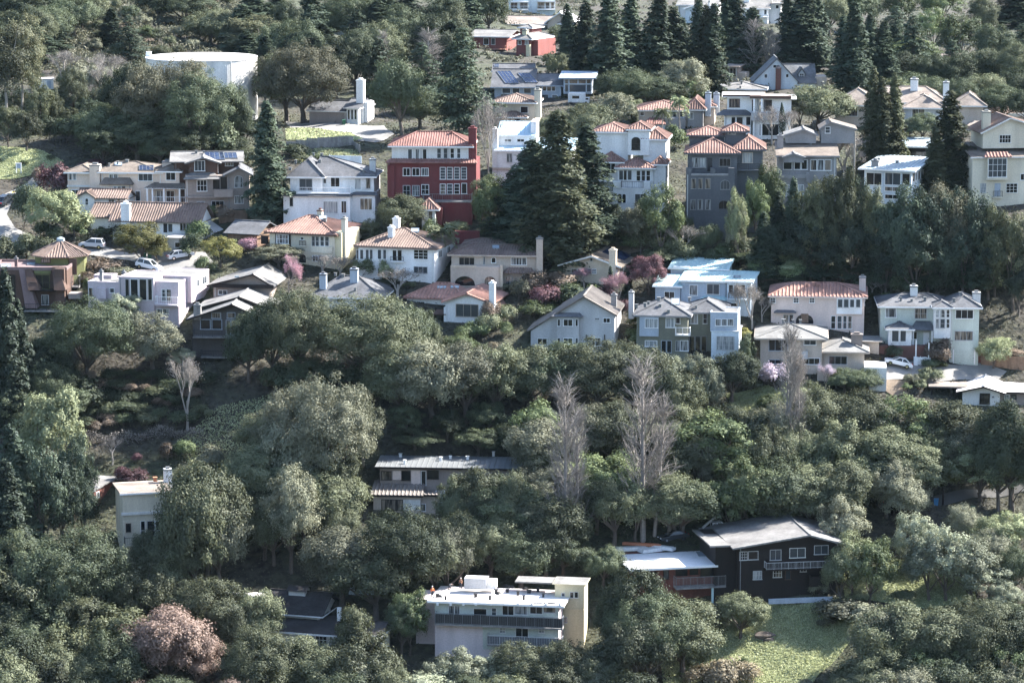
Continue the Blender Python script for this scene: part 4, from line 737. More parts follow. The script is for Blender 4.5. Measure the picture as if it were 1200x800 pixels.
h.trim = 'ltgrey'; m = h.box(140, 215, 200, None, 0, 6, 'redwood'); h.shed(m, 1.2, 'shinglegrey', .5, zb=135); m = h.box(140, 200, 218, None, -1.5, 2, 'redwood'); h.shed(m, .3, 'shinglegrey', .3); h.sw(m, .3, .7, .3, 1.2)
h = House('dark_roof_house', 'house with dark shingle gable roofs and roof ventilator, in shade among oaks', (620, 560), C3, -16)
m = h.box(330, 620, 362, None, 4, 8, 'offwhite'); h.gable(m, 238, 'darkroof', 'x', .7)
def ventilator(h, m):
    p = h.on(m, 505, 250); MB().box(p.x-1.3, p.x+1.3, p.y-.6, p.y+1.4, p.z-.4, p.z+.45).build('ventilator', 'offwhite', h.root)
    MB().add([(p.x-1.6, p.y-1, p.z+.4), (p.x+1.6, p.y-1, p.z+.4), (p.x+1.6, p.y+.4, p.z+1.0), (p.x-1.6, p.y+.4, p.z+1.0), (p.x+1.6, p.y+1.8, p.z+.4), (p.x-1.6, p.y+1.8, p.z+.4)], [(0, 1, 2, 3), (3, 2, 4, 5)]).build('ventilator_roof', 'darkroof', h.root)
ventilator(h, m); h.sw(m, .2, .5, .3, 1.6, 2, 1); h.sw(m, .55, .8, .3, 1.6, 1, 1)
m = h.box(340, 720, 470, None, 0, 5, 'offwhite'); h.shed(m, 1.9, 'darkroof', .7, zb=362); h.w(550, 595, 480, 525, 1, 1, g='glass_blind'); h.w(600, 660, 480, 530, 3, 2, g='glass_dark'); h.slabr(715, 735, 330, 420, 4, .4, 'white', 'post_wall')
m = h.box(760, 940, 470, None, -2, 5, 'offwhite'); h.gable(m, 400, 'darkroof', 'x', .6); h.w(835, 860, 505, 550); h.sw(m, .2, .5, .3, 1.6)
h = House('white_shed', 'white garden shed in shade behind the dark roofed house', (870, 262), C3, -8, 'shed')
m = h.box(778, 985, 180, None, 0, 4, 'bluewhite'); h.shed(m, .5, 'shingle', .3); h.door(812, 826, 195, 260, 'darkwood')
h = House('metal_shed', 'small outbuilding with bright pale metal roof beside the dark roofed house', (250, 295), C3, -22, 'shed')
h.trim = 'offwhite'; m = h.box(150, 320, 268, None, 0, 6, 'taupe'); h.shed(m, .8, 'membrane', .5, zb=220); h.slabr(312, 330, 270, 305, -.2, .2, 'redplastic', 'sign')
h = House('terrace_house', 'large pale pink house with white flat roof and two long dark balconies', (560, 645), C4, -9)
h.trim = 'paint_white'; h.frame = 'offwhite'
m = h.box(190, 885, 322, None, 0, 9, 'palerose'); x0 = m.x0; h.shed(m, .9, 'membrane', .9, .3, zb=236); roof_big = m; house_big = h
h.slabr(190, 885, 332, 440, -.06, .1, 'sage', 'panel'); 
for zx in (205, 278, 350, 420, 505, 575, 658, 735, 815, 893): h.slabr(zx-6, zx+6, 320, 332, -1.05, .5, 'paint_white', 'beam_end')
h.y = -.07; h.ws([(268, 300), (302, 330)], 332, 405, g='glass_curtain'); h.w(408, 482, 348, 392, 1, 1, g='glass_dark'); h.w(510, 536, 345, 388, 1, 2, g='glass_mid'); h.ws([(570, 634)], 328, 385, 2, 1, g='glass_dark'); h.ws([(640, 712)], 318, 382, 1, 1, g='glass_curtain'); h.ws([(725, 795)], 315, 378, 2, 1, g='glass_dark'); h.ws([(802, 870)], 315, 372, 1, 1, g='glass_warm')
h.balc(190, 908, 388, 448, 0, 1.5, 'rail_grey', 'greywood', n=14, screen='darkmetal')
h.slabr(460, 885, 452, 585, -.06, .1, 'sage', 'panel'); h.ws([(555, 585), (775, 806)], 455, 485, 2, 2, g='glass_blind'); h.w(645, 716, 448, 525, 2, 1, g='glass_dark'); h.balc(483, 905, 508, 560, 0, 1.5, 'ltgrey', 'greywood', n=6, screen='slate')
r = h.box(865, 1030, 214, None, 5, 4, 'yellow'); h.flat(r, 'gravel_roof', .1, .3); h.ws([(950, 970), (976, 996)], 255, 288, 1, 1, g='glass_dark', y=5); h.ws([(905, 921), (916, 934)], 396, 428, 1, 1, y=5); h.w(903, 921, 260, 280, y=5); h.slabr(888, 1028, 350, 358, 4.85, .2, 'yellow', 'ledge')
h.slabr(640, 862, 200, 208, 6.5, 3.5, 'gravel_roof', 'upper_roof')
h.box(355, 478, 180, 240, 5.5, 2, 'ltgrey', 'equipment_box'); h.box(478, 530, 195, 240, 6, 2, 'offwhite', 'equipment_box'); h.vents(roof_big, [(535, 265), (598, 258), (658, 275), (205, 285), (250, 300), (420, 285), (500, 300), (720, 262), (800, 285), (770, 255), (690, 300)], 'darkmetal'); 
M_ = MB()
x_, z_ = h.P(125, 300, 1); M_.box(m.x0-.02-3.2, m.x0-.02, 2.2, 8, -h.sink, m.z1-.3); M_.build('side_wing', 'palerose', h.root)
h = House('white_roof_house', 'low red-brown house with glaring white flat roof, deck and green post', (620, 690), D6, 12)
h.trim = 'paint_white'; m = h.box(440, 1130, 425, None, 0, 11, 'redwood'); h.shed(m, .8, 'whiteroof', 1.3, .3, zb=300)
h.y = 0; h.ws([(455, 590)], 465, 528, 1, 1, f='darkwood', g='glass_dark'); h.w(650, 690, 445, 520, 1, 1, f='darkwood', g='glass_mid'); h.ws([(740, 840), (935, 1050)], 430, 500, 1, 1, f='redwood', g='glass_dark'); h.w(850, 925, 430, 490, 1, 1, f='redwood', g='glass_dark'); h.slabr(1098, 1130, 420, 640, -.1, .2, 'bluegrey', 'panel')
h.balc(752, 1140, 505, 585, 0, 1.8, 'greywood', 'greywood', n=7); h.post(1033, 580, None, -1.5, 'metalteal', .3); h.chim(1035, 1060, 228, 325, 3.5, 'metalgrey', .45); h.panel(m, 925, 1040, 312, 345, 'skylight', 'skylight', skew=20); h.box(500, 1130, 600, None, 1.5, 5, 'darkwood', 'lower_wall')
h = House('brown_chalet', 'dark brown timber chalet with shallow gable roof and long white railed balcony', (830, 395), C5, 9)
h.trim = 'greywood'; h.frame = 'ltgrey'
m = h.box(655, 1060, 168, None, 0, 13, 'darkwood'); h.gable(m, 128, 'shinglegrey', 'y', 1.2, 950, oe=1.3)
m2 = h.box(560, 655, 172, None, 1.5, 11, 'darkwood'); h.shed(m2, .3, 'shinglegrey', 1.0, zb=150)
h.y = 0; h.ws([(660, 690)], 198, 232, 3, 3); h.w(695, 735, 196, 230, 1, 1, g='glass_dark'); h.ws([(785, 830)], 190, 232, 2, 1, g='glass_mid'); h.w(866, 930, 183, 222, 2, 1, g='glass_mid'); h.w(968, 1025, 172, 208, 2, 1, g='glass_mid'); h.ws([(715, 750)], 278, 312, 3, 2, g='glass_blind'); h.ws([(798, 832)], 270, 303, 3, 2); h.w(848, 870, 272, 312, 1, 1, f='brown'); h.w(910, 934, 262, 280, 2, 1)
h.balc(770, 1075, 240, 268, 0, 1.6, 'ltgrey', 'darkwood', n=10); h.balc(955, 1078, 300, 335, 0, 1.4, 'darkwood', 'darkwood', True); h.panel(m, 690, 780, 132, 142, 'metalgrey', 'roof_hatch') if False else None
h.chim(1018, 1034, 108, 140, 5, 'terracotta', .6)
bt = MB()
for i in range(40):
    x = m.x0+.2+i*(m.x1-m.x0-.4)/39; bt.box(x-.04, x+.04, -.04, .01, -3, 1.9)
tag(bt.build('batten', 'darkwood', h.root), kind='stuff')
h.slabr(780, 1045, 390, 410, -2.2, .4, 'bluegrey', 'garden_wall')

# ---------------------------------------------------------------- far houses on the plateau
h = House('apartment_block', 'far blue-grey apartment block with white balconies at the top of the hill', (430, 105), D1, 0, 'building')
m = h.box(240, 400, -60, None, 0, 12, 'bluewhite'); h.flat(m); h.ws([(255, 310), (330, 390)], 20, 70, 2, 1); h.balc(262, 398, 50, 78, 0, 1.5, 'paint_white', 'white'); h.balc(262, 398, 0, 15, 0, 1.5, 'paint_white', 'white')
m = h.box(400, 605, -60, None, 1.5, 12, 'bluewhite'); h.flat(m); h.ws([(465, 520), (530, 560), (570, 600)], 20, 70, 1, 1); h.balc(462, 600, 50, 75, 1.5, 1.5, 'paint_white', 'white'); h.balc(462, 600, 0, 10, 1.5, 1.5, 'paint_white', 'white')
h = House('ranch_house', 'far low house with tan roof and bright white gable, above the red villa', (490, 225), D1, -8)
m = h.box(215, 540, 190, None, 3, 14, 'tan'); h.gable(m, 125, 'shaketan', 'x', .8); m = h.box(545, 735, 178, None, 0, 12, 'tan'); h.gable(m, 96, 'whiteroof', 'y', .8, 640); m = h.box(640, 740, 185, None, -1, 6, 'tan'); h.hip(m, 140, 'shaketan', .6); h.w(660, 700, 190, 215)
h = House('red_villa', 'far red stucco villa with square tower and yellow chimney, among trees', (400, 440), D1, -28)
m = h.box(300, 410, 302, None, 0, 10, 'barn'); h.hip(m, 262, 'shinglegrey', .8); m = h.box(330, 420, 215, 290, 5, 5, 'barn', 'tower'); h.hip(m, 192, 'shinglegrey', .5); h.ws([(315, 340), (370, 395)], 318, 350, 1, 1, y=0); h.chim(345, 380, 235, 300, 1, 'yellow'); h.slabr(375, 405, 350, 480, -.6, .7, 'yellow', 'buttress'); h.box(400, 470, 315, None, 1, 9, 'barn')
h = House('red_barn_house', 'far dark red house with grey shed roof among conifers', (80, 385), D1, -12)
m = h.box(-40, 225, 285, None, 0, 14, 'barn'); h.gable(m, 232, 'shinglegrey', 'x', 1); h.ws([(45, 85), (105, 135)], 300, 350, 1, 1); h.balc(60, 210, 362, 385, 0, 2, 'teakwood', 'teakwood')
h = House('glass_modern_house', 'long grey modernist house with solar panels and cantilevered glass room', (520, 770), D1, -4)
h.trim = 'bluegrey'
m = h.box(130, 420, 680, None, 0, 12, 'bluegrey'); h.gable(m, 540, 'shingle', 'x', .8); h.panel(m, 215, 325, 560, 655, skew=70); h.panel(m, 375, 470, 575, 650, skew=65); h.ws([(190, 255), (270, 325), (360, 415)], 690, 730, 1, 1, g='glass_mid')
m = h.box(420, 650, 668, None, .5, 11, 'bluegrey'); h.gable(m, 578, 'shingle', 'x', .5); h.ws([(475, 500), (505, 535), (540, 572), (577, 605)], 676, 712, 1, 1); h.ws([(500, 550), (580, 620)], 740, 790, 1, 1)
m = h.box(668, 890, 615, 735, -1, 9, 'bluegrey'); h.shed(m, .5, 'bluegrey', .9); h.ws([(680, 706), (715, 780), (785, 845), (850, 884)], 622, 655, 1, 1, f='bluewhite', g='glass_dark'); h.ws([(680, 706), (715, 845), (850, 884)], 660, 720, 1, 1, f='bluewhite', g='glass_mid')
m = h.box(130, 420, 555, None, 14, 6, 'bluegrey'); h.gable(m, 498, 'shingle', 'x', .6); h.panel(m, 130, 165, 505, 528)
h = House('tan_villa', 'tan tile roofed villa with tall square chimney in front of the modernist house', (40, 600), A3, -8)
m = h.box(-90, 105, 480, None, 0, 9, 'buff'); h.hip(m, 440, 'tilebrown', .5); h.chim(104, 135, 420, 540, .5, 'cream', 1.2); h.w(40, 75, 500, 530, y=0); m = h.box(-60, 60, 548, None, -2, 4, 'buff'); h.hip(m, 522, 'tilebrown', .5); h.ws([(-30, 0), (10, 40)], 556, 580, 1, 1, g='glass_dark')
h = House('palm_villa', 'grey stucco house with orange tile hip roof, twin chimneys and two palms in front', (330, 600), D2, -6)
h.trim = 'offwhite'; m = h.box(35, 440, 460, None, 0, 11, 'tan'); h.hip(m, 388, 'tile', .6, rx=(190, 330)); h.w(68, 98, 474, 504); h.ws([(325, 350), (375, 410)], 470, 515, 1, 2); m = h.box(440, 560, 455, None, -.5, 10, 'grey'); h.hip(m, 372, 'tile', .6); h.w(455, 482, 480, 532); h.chim(575, 620, 325, 490, 2, 'bluegrey', 1.2); h.chim(640, 685, 330, 480, 5, 'bluegrey', 1.2); h.box(265, 420, 525, None, -2, 3, 'grey', 'garden_wall'); h.box(560, 650, 430, None, 3, 6, 'peach'); h.hip(h.r, 395, 'tile', .4)
h.box(150, 260, 570, None, -3, 4, 'bluegrey', 'lower_wall'); h.skirt(100, 265, 520, 570, -3.5, 3, 'tilered')
h = House('modern_white_house', 'white cubic modern house with flat roofs and stone terrace wall', (880, 680), D2, -4)
h.trim = 'brown'; m = h.box(748, 1000, 358, None, 3, 8, 'white'); h.flat(m, 'membrane', 0, 1.0); h.slabr(712, 1010, 340, 358, 2.2, .2, 'brown', 'fascia'); h.w(765, 845, 375, 438, 1, 1, y=3, f='brown', g='glass_warm')
m = h.box(1030, 1250, 375, None, 1.5, 8, 'white'); h.flat(m, 'membrane', 0, 1.0); h.slabr(925, 1250, 352, 372, 0, 1.8, 'brown', 'fascia'); h.ws([(940, 955), (1030, 1100)], 378, 470, 1, 1, y=1.5, g='glass_dark'); h.post(958, 372, None, .2, 'paint_white', .35); h.post(1018, 372, None, .2, 'paint_white', .35)
h.box(935, 1110, 482, 545, -.4, 2, 'ltgrey', 'terrace_wall'); h.box(950, 1200, 545, None, .4, 3, 'white'); h.w(1000, 1150, 570, 660, 2, 1, g='glass_dark', y=.4); h.skirt(665, 945, 455, 500, .5, 2.6, 'shingle'); h.box(725, 935, 505, None, 1.6, 2, 'white'); h.ws([(780, 812), (820, 870), (895, 930)], 515, 580, 1, 1, g='glass_dark', y=1.6)
h = House('grey_roof_cottage', 'low house with weathered grey roof behind the white cubic house', (870, 345), D2, -6)
m = h.box(705, 1040, 295, None, 0, 11, 'tan'); h.hip(m, 242, 'shinglegrey', .6); h.vents(m, [(850, 290), (860, 258)])
h = House('garden_studio', 'small grey studio with slatted front and flat roof by the dark conifers', (800, 235), D2, -14)
m = h.box(735, 830, 122, None, 0, 8, 'taupe'); h.flat(m, 'shaketan', .1, .5); h.ws([(745, 765), (770, 790), (795, 815)], 135, 200, 1, 1, g='glass_dark', f='taupe'); h.box(835, 890, 170, None, 1, 5, 'tan')
h = House('steep_gabled_house', 'white house with steep slate roof, brick chimney and small dormer', (870, 700), D3, 0)
h.trim = 'slateroof'; m = h.box(690, 1030, 640, None, 0, 8, 'bluewhite'); h.gable(m, 455, 'slateroof', 'y', .3, 870); h.w(840, 890, 508, 532, 2, 1, y=0); h.w(772, 795, 580, 610, y=0); h.w(940, 960, 580, 605, y=0); h.chim(862, 902, 528, 700, -1, 'brick', 1.2); m = h.box(930, 1170, 650, None, 3, 10, 'bluewhite'); h.gable(m, 500, 'slateroof', 'x', .3); r = h.box(1040, 1085, 580, 625, 4.6, 3, 'bluewhite', 'dormer'); h.gable(r, 530, 'slateroof', 'y', .3); h.w(1048, 1080, 575, 608, 2, 2, y=4.6); h.box(1170, 1260, 600, None, 4, 6, 'tan')
h = House('blue_gable_house', 'far pale blue gabled house behind the tall conifers', (200, 180), D3, -10)
m = h.box(155, 290, 70, None, 0, 10, 'bluewhite'); h.gable(m, 35, 'shinglegrey', 'y', .6, 240); h.w(200, 232, 92, 120, 1, 1, y=0); m = h.box(100, 400, 40, None, 6, 12, 'offwhite'); h.gable(m, -20, 'shinglegrey', 'x', .6); h.chim(332, 347, 12, 70, 5, 'white')
h = House('white_terrace_house', 'far white house with grey roof and long white balcony at the hilltop', (700, 190), D3, -8)
m = h.box(600, 800, 68, None, 0, 12, 'white'); h.gable(m, 0, 'shinglegrey', 'x', .6); h.ws([(632, 655), (665, 735), (770, 790)], 78, 120, 1, 1); h.balc(600, 800, 115, 132, 0, 1.6, 'paint_white', 'white'); h.ws([(625, 650), (660, 690)], 142, 175, 1, 1); m = h.box(760, 900, 35, None, 4, 10, 'white'); h.gable(m, -20, 'shinglebrown', 'x', .6); h.balc(830, 915, 5, 22, 4, 2, 'paint_white', 'white'); h.ws([(860, 885)], 40, 70, 1, 1, y=4); h.chim(615, 655, -20, 45, 4, 'white')
h = House('large_hip_house', 'sprawling tan house with broad hip roofs and two white chimneys behind conifers', (730, 590), A4, -8)
h.trim = 'offwhite'; m = h.box(318, 520, 492, None, 0, 10, 'tan'); h.hip(m, 415, 'shaketan', .7); h.w(340, 420, 505, 545, 3, 1, g='glass_dark'); m = h.box(470, 830, 480, None, 4, 12, 'tan'); h.hip(m, 405, 'shaketan', .7, rx=(540, 740)); m = h.box(640, 820, 505, None, -.5, 10, 'ltgrey'); h.hip(m, 445, 'shaketan', .6); h.w(675, 735, 512, 570, 2, 1, g='glass_warm', y=-.5); h.panel(m, 660, 680, 460, 472, 'skylight', 'skylight') if False else None
m = h.box(880, 1010, 495, None, 1, 10, 'tan'); h.hip(m, 438, 'shaketan', .7); m = h.box(930, 1060, 590, None, -3, 6, 'tan'); h.skirt(930, 1080, 565, 592, -3.5, 3, 'shaketan'); h.chim(668, 703, 370, 415, 8, 'white'); h.chim(820, 848, 385, 485, 3, 'white'); h.chim(498, 511, 388, 415, 9, 'offwhite')
h = House('pink_cottage', 'far small pinkish house with low hip roof among dark trees', (880, 320), A4, 4)
m = h.box(838, 930, 268, None, 0, 8, 'pink'); h.hip(m, 252, 'shinglebrown', .6); h.ws([(845, 855), (860, 870), (905, 915)], 275, 288, 1, 1)
h = House('salmon_house', 'salmon house with tile roof and white eaves behind the cream house', (1130, 570), A4, 6)
m = h.box(1062, 1230, 540, None, 0, 9, 'peach'); h.hip(m, 492, 'tilebrown', .6); h.slabr(1050, 1240, 532, 541, -.7, .3, 'paint_white', 'fascia'); h.w(1085, 1120, 545, 560); h.box(1060, 1180, 500, None, 12, 5, 'ltgrey'); h.flat(h.r, 'metalpale', .1)
h = House('white_cottage', 'small white house with tall tapering white chimney beside the road', (470, 585), A2, -16)
h.trim = 'offwhite'; m = h.box(425, 478, 505, None, 0, 9, 'white'); h.gable(m, 462, 'shingle', 'x', .5); h.box(250, 425, 520, None, 1, 8, 'taupe'); h.gable(h.r, 470, 'shingle', 'x', .5); h.y = 0; h.ws([(430, 440), (446, 456), (462, 472)], 515, 560, 1, 1, g='glass_dark', f='white')
h.chim(470, 503, 375, 590, 2, 'white', 1.3, None); h.box(503, 523, 478, None, 2.5, 4, 'white'); h.sw(m, .5, .7, .8, 2)
# water tank
def water_tank():
    p = at(231, 140); s = depth_scale(p); r = 66*s; z1 = (at(231, 140).z*0+((400-66)/F*0)); d = ray(231, 73); t = p.y/d.y; zt = t*d.z-p.z
    root = empty('water_tank', p); tag(root, 'huge cream cylindrical water tank behind the dark oaks', 'water tank'); n = 48
    b = MB(); c = (0, r, 0)
    ring = [(c[0]+r*math.cos(2*math.pi*i/n), c[1]+r*math.sin(2*math.pi*i/n)) for i in range(n)]
    b.add([(x, y, -4) for x, y in ring]+[(x, y, zt) for x, y in ring], [(i, (i+1) % n, n+(i+1) % n, n+i) for i in range(n)]).build('shell', 'offwhite', root)
    MB().add([(x*1.01, (y-r)*1.01+r, zt) for x, y in ring]+[(x*1.01, (y-r)*1.01+r, zt+.25) for x, y in ring]+[(0, r, zt+.35)], [(i, (i+1) % n, n+(i+1) % n, n+i) for i in range(n)]+[(n+i, n+(i+1) % n, 2*n) for i in range(n)]).build('roof', 'membrane', root)
    lx = -r*.95; MB().box(lx-.5, lx+.5, r-.5, r+.5, zt-.5, zt+1.2).build('hatch', 'bluewhite', root); MB().tube([(r*.6, r*.2-.25, 0), (r*.6, r*.2-.25, zt)], [.12, .12], 6).build('pipe', 'offwhite', root)
water_tank()

_seen = {}
for hh in HOUSES:      # short names by which neighbours are described
    n_ = _seen.get(hh.short, 0); _seen[hh.short] = n_+1
    if hh.short == 'white villa': hh.short = ['dark roofed villa', 'stacked white villa', 'two chimney villa'][n_]
    elif hh.short == 'cream house': hh.short = ['cream bay house', 'half hidden house'][n_]
    hh.short = {'salmon roof house': 'salmon house', 'pink flat house': 'flat pink house', 'salmon house': 'salmon eaved house', 'small shed': 'timber shed'}.get(hh.short, hh.short)
# ---------------------------------------------------------------- plants: one mesh pair per form, copied with each plant its own object
def unit(a): return a/np.maximum(np.linalg.norm(a, axis=-1, keepdims=True), 1e-9)
def leaf_quads(c, nrm, size, asp=.6, g=rng):
    n = len(c); a = g.normal(size=(n, 3)); t = unit(np.cross(nrm, a)); b = np.cross(nrm, t)
    s = (size*(.6+.8*g.random(n)))[:, None]*.5
    v = np.stack([c-t*s, c+b*s*asp, c+t*s, c-b*s*asp], 1).reshape(-1, 3)
    return v, np.arange(n*4).reshape(n, 4)
def sphere(n, g=rng): return unit(g.normal(size=(n, 3)))
def foliage(name, c, nrm, size, mat, asp=.6):
    v, q = leaf_quads(c, nrm, size, asp); return np_mesh(name, v, q, mat)
def puffs(W, H, z0, n, rmin, rmax, per, flat=.75, low=-.25, core=.25):
    """leaf positions on the shells of many overlapping clumps that make up one crown"""
    zc = (z0+H)/2; rz = (H-z0)/2; cs = []; ns = []; cen = []
    d = sphere(n*3); d = d[d[:, 2] > low][:n]
    for i, e in enumerate(d):
        rr = rmin+(rmax-rmin)*rng.random(); k = (1-core*rng.random()) if i % 6 else .45
        p = np.array([e[0]*(W/2-rr*.8)*k, e[1]*(W/2-rr*.8)*k, zc+e[2]*(rz-rr*.6)*k]); cen.append((p, rr))
        m = int(per*(rr/rmax)**2*(.8+.4*rng.random())); u = sphere(m); u[:, 2] = np.where(rng.random(m) < .45, np.abs(u[:, 2]), u[:, 2])
        rad = rr*(.3+.85*rng.random(m)**.7)
        cs.append(p+u*rad[:, None]*np.array([1, 1, flat])+rng.normal(size=(m, 3))*rr*.14); ns.append(unit(u*.9+e*.55+np.array([0, 0, .3])+rng.normal(size=(m, 3))*.42))
    return np.concatenate(cs), np.concatenate(ns), cen
def limbs(cen, H, z0, r0, fork=.2, n=6, trunks=1):
    b = MB(); fz = H*fork
    for k in range(trunks):
        ox = (k-(trunks-1)/2)*r0*3; b.tube([(ox, 0, -1.2), (ox+rnd.uniform(-.1, .1), 0, fz*.5), (ox+rnd.uniform(-.3, .3), rnd.uniform(-.3, .3), fz)], [r0*1.35, r0, r0*.8], 7)
    for p, rr in rnd.sample(cen, min(len(cen), n)):
        a = Vector((0, 0, fz*rnd.uniform(.75, 1))); e = Vector(p); m = a.lerp(e, .5)+Vector((rnd.uniform(-.6, .6), rnd.uniform(-.6, .6), rnd.uniform(-.5, .3)))
        b.tube([a, m, e], [r0*.55, r0*.36, r0*.12], 5)
    return b
PROTO = {}
def reg(kind, W, H, leaf, woodmb, wood='bark', leafname='crown', woodname='trunk'):
    tm = None
    if woodmb: o = woodmb.build(woodname, wood); tm = o.data; bpy.data.objects.remove(o)
    co = np.empty(len(leaf.vertices)*3, np.float32); leaf.vertices.foreach_get('co', co); co = co.reshape(-1, 3)
    W = 2*float(np.percentile(np.abs(co[:, :2]), 98.5)); H = float(np.percentile(co[:, 2], 99.8))
    PROTO.setdefault(kind, []).append((W, H, leaf, tm, leafname, woodname))
for i in range(5):
    W, H = 11, 9+.6*i; c, n, cen = puffs(W, H, H*.1, 105, .6, 1.3, 420, .85, -.5, .4)
    reg('oak', W, H, foliage('crown', c, n, .24, 'leaf_oak'), limbs(cen, H, 0, .32, .22, 9))
for i in range(2):
    W, H = 17, 15; c, n, cen = puffs(W, H, H*.1, 190, .75, 1.6, 470, .85, -.5, .42)
    reg('bigoak', W, H, foliage('crown', c, n, .25, 'leaf_oak'), limbs(cen, H, 0, .42, .22, 12))
for i in range(3):
    W, H = 8, 9; c, n, cen = puffs(W, H, H*.12, 60, .45, .95, 330, .95, -.6, .4)
    reg('leafy', W, H, foliage('crown', c, n, .24, 'leaf_green'), limbs(cen, H, 0, .2, .15, 6))
for i in range(4):
    W, H = 3.6, 2.8; c, n, cen = puffs(W, H, -.2, 18, .4, .75, 230, .9, -.15)
    reg('shrub', W, H, foliage('foliage', c, n, .22, 'leaf_oak'), limbs(cen, H, 0, .06, .2, 4), 'bark', 'foliage', 'stem')
def conifer(W, H, nb, per, droop, pw, size, gap=.0):
    cs = []; ns = []; bm = MB(); bm.tube([(0, 0, -1.5), (0, 0, H*.5), (0, 0, H*.98)], [H*.02, H*.013, .03], 7)
    for i in range(nb):
        t = .05+.94*(i/nb)**.9; az = i*2.4+rng.random()*.8; R = W/2*(1-t)**pw*(.5+.5*rng.random())*(.85+.15*math.sin(az*3+t*9))+.12
        m = max(8, int(per*(R/(W/2))**1.2)); s = rng.random(m)**.7; d = np.array([math.cos(az), math.sin(az), 0]); pr = np.array([-d[1], d[0], 0])
        w = (.30*R+.25)*(1-.6*s)*rng.normal(size=m)*.7
        p = d*(s*R)[:, None]+pr*w[:, None]; p[:, 2] = t*H+.12*R-droop*R*s**1.6+rng.normal(size=m)*.16-np.abs(w)*.15
        cs.append(p); ns.append(unit(np.array([0, 0, .9])+d*.9*s[:, None]+rng.normal(size=(m, 3))*.42))
        if i % 3 == 0 and R > 1: bm.tube([(0, 0, t*H), tuple(d*R*.85+np.array([0, 0, t*H+.1*R-droop*R*.7]))], [.07, .02], 4)
    return np.concatenate(cs), np.concatenate(ns), bm
for i in range(4):
    W, H = 7.5, 20; c, n, b = conifer(W, H, 230, 190, .3, .68, .36); reg('conifer', W, H, foliage('crown', c, n, .4, 'leaf_conifer', .5), b)
for i in range(3):
    W, H = 10, 22; c, n, b = conifer(W, H, 260, 200, .42, .62, .4); reg('redwood', W, H, foliage('crown', c, n, .42, 'leaf_coniferolive', .5), b)
for i in range(3):
    W, H = 12, 17; c, n, b = conifer(W, H, 95, 260, .12, .65, .4); reg('cedar', W, H, foliage('crown', c, n, .42, 'leaf_conifer', .5), b)
def column(W, H, m):
    z = rng.random(m)**.8; a = rng.random(m)*6.283; R = W/2*np.sin(np.clip(z*.95+.05, 0, 1)**.7*math.pi)**.7*(.6+.45*rng.random(m))
    c = np.stack([R*np.cos(a), R*np.sin(a), z*H], 1); return c, unit(np.stack([np.cos(a), np.sin(a), np.full(m, .6)], 1)+rng.normal(size=(m, 3))*.4)
c, n = column(1.4, 6, 1800); reg('cypress', 1.4, 6, foliage('crown', c, n, .2, 'leaf_conifer'), MB().tube([(0, 0, -.5), (0, 0, 5)], [.1, .02], 5))
def grow(b, p, d, L, r, lev, tips, spread, up, maxlev):
    q = p+d*L*.5+Vector((rnd.uniform(-1, 1), rnd.uniform(-1, 1), rnd.uniform(-1, 1)))*L*.06; e = p+d*L
    b.tube([p, q, e], [r, r*.8, r*.55], 5 if lev < 2 else 3)
    if lev >= maxlev: tips.append(e); tips.append(q); return
    for i in range(3 if lev < 3 else 4):
        a = Vector((rnd.gauss(0, 1), rnd.gauss(0, 1), rnd.gauss(0, .6))); nd = (d+a*spread+Vector((0, 0, up))).normalized()
        grow(b, p.lerp(e, rnd.uniform(.45, 1)), nd, L*rnd.uniform(.55, .8), max(r*.55, .014), lev+1, tips, spread, up, maxlev)
def fuzz(tips, k, sp_, size, mat, name='crown'):
    t = np.array([tuple(p) for p in tips]); t = np.repeat(t, k, 0)+rng.normal(size=(len(t)*k, 3))*sp_
    return foliage(name, t, sphere(len(t)), size, mat, .3)
for i in range(3):
    b = MB(); tips = []; grow(b, Vector((0, 0, -.4)), Vector((0, 0, 1)), 2.6, .17, 0, tips, .42, .12, 5); ext = max(abs(p.x) for p in tips)+max(abs(p.y) for p in tips); top = max(p.z for p in tips)
    reg('bare', ext, top, fuzz(tips, 2, .25, .16, 'leaf_twig'), b, 'twigpale')
    reg('blossom', ext, top, fuzz(tips, 7, .2, .16, 'leaf_pink'), b, 'twig')
for i in range(2):
    b = MB(); H = 22; W = 6.0; tips = []; b.tube([(0, 0, -1), (.1, 0, H*.5), (0, 0, H)], [.28, .18, .03], 6)
    if i: b.tube([(.5, .2, -1), (.7, .1, H*.4), (.6, 0, H*.85)], [.26, .17, .03], 6)
    for k in range(130):
        t = .1+.86*rnd.random()**.9; az = rnd.random()*6.283; L = (2.2+6*(1-t)**.9)*rnd.uniform(.5, 1); d = Vector((math.cos(az)*.42, math.sin(az)*.42, 1)).normalized()
        if rnd.random() < .3: d = Vector((math.cos(az)*.8, math.sin(az)*.8, .6)).normalized(); L *= .6
        p = Vector((0, 0, t*H)); e = p+d*L; b.tube([p, p.lerp(e, .5)+Vector((d.x, d.y, 0))*.3, e], [.055, .035, .018], 3)
        for j in range(9):
            f = rnd.uniform(.25, 1); s0 = p.lerp(e, f); dd = (d+Vector((rnd.gauss(0, .5), rnd.gauss(0, .5), rnd.gauss(0, .2)))).normalized(); e2 = s0+dd*rnd.uniform(.6, 1.6); b.tube([s0, e2], [.02, .01], 3); tips += [e2, s0.lerp(e2, .5), s0]
    tips = [p for p in tips if p.z < H]
    reg('poplar', W, H, fuzz(tips[::2], 1, .2, .15, 'leaf_twig'), b, 'greybark')
for i in range(2):
    W, H = 8, 18; c, n, cen = puffs(W, H, H*.16, 60, .7, 1.3, 300, 1.2, -.8, .5); reg('eucalyptus', W, H, foliage('crown', c, n, .36, 'leaf_euc', .35), limbs(cen, H, 0, .2, .4, 10, 1), 'palebark')
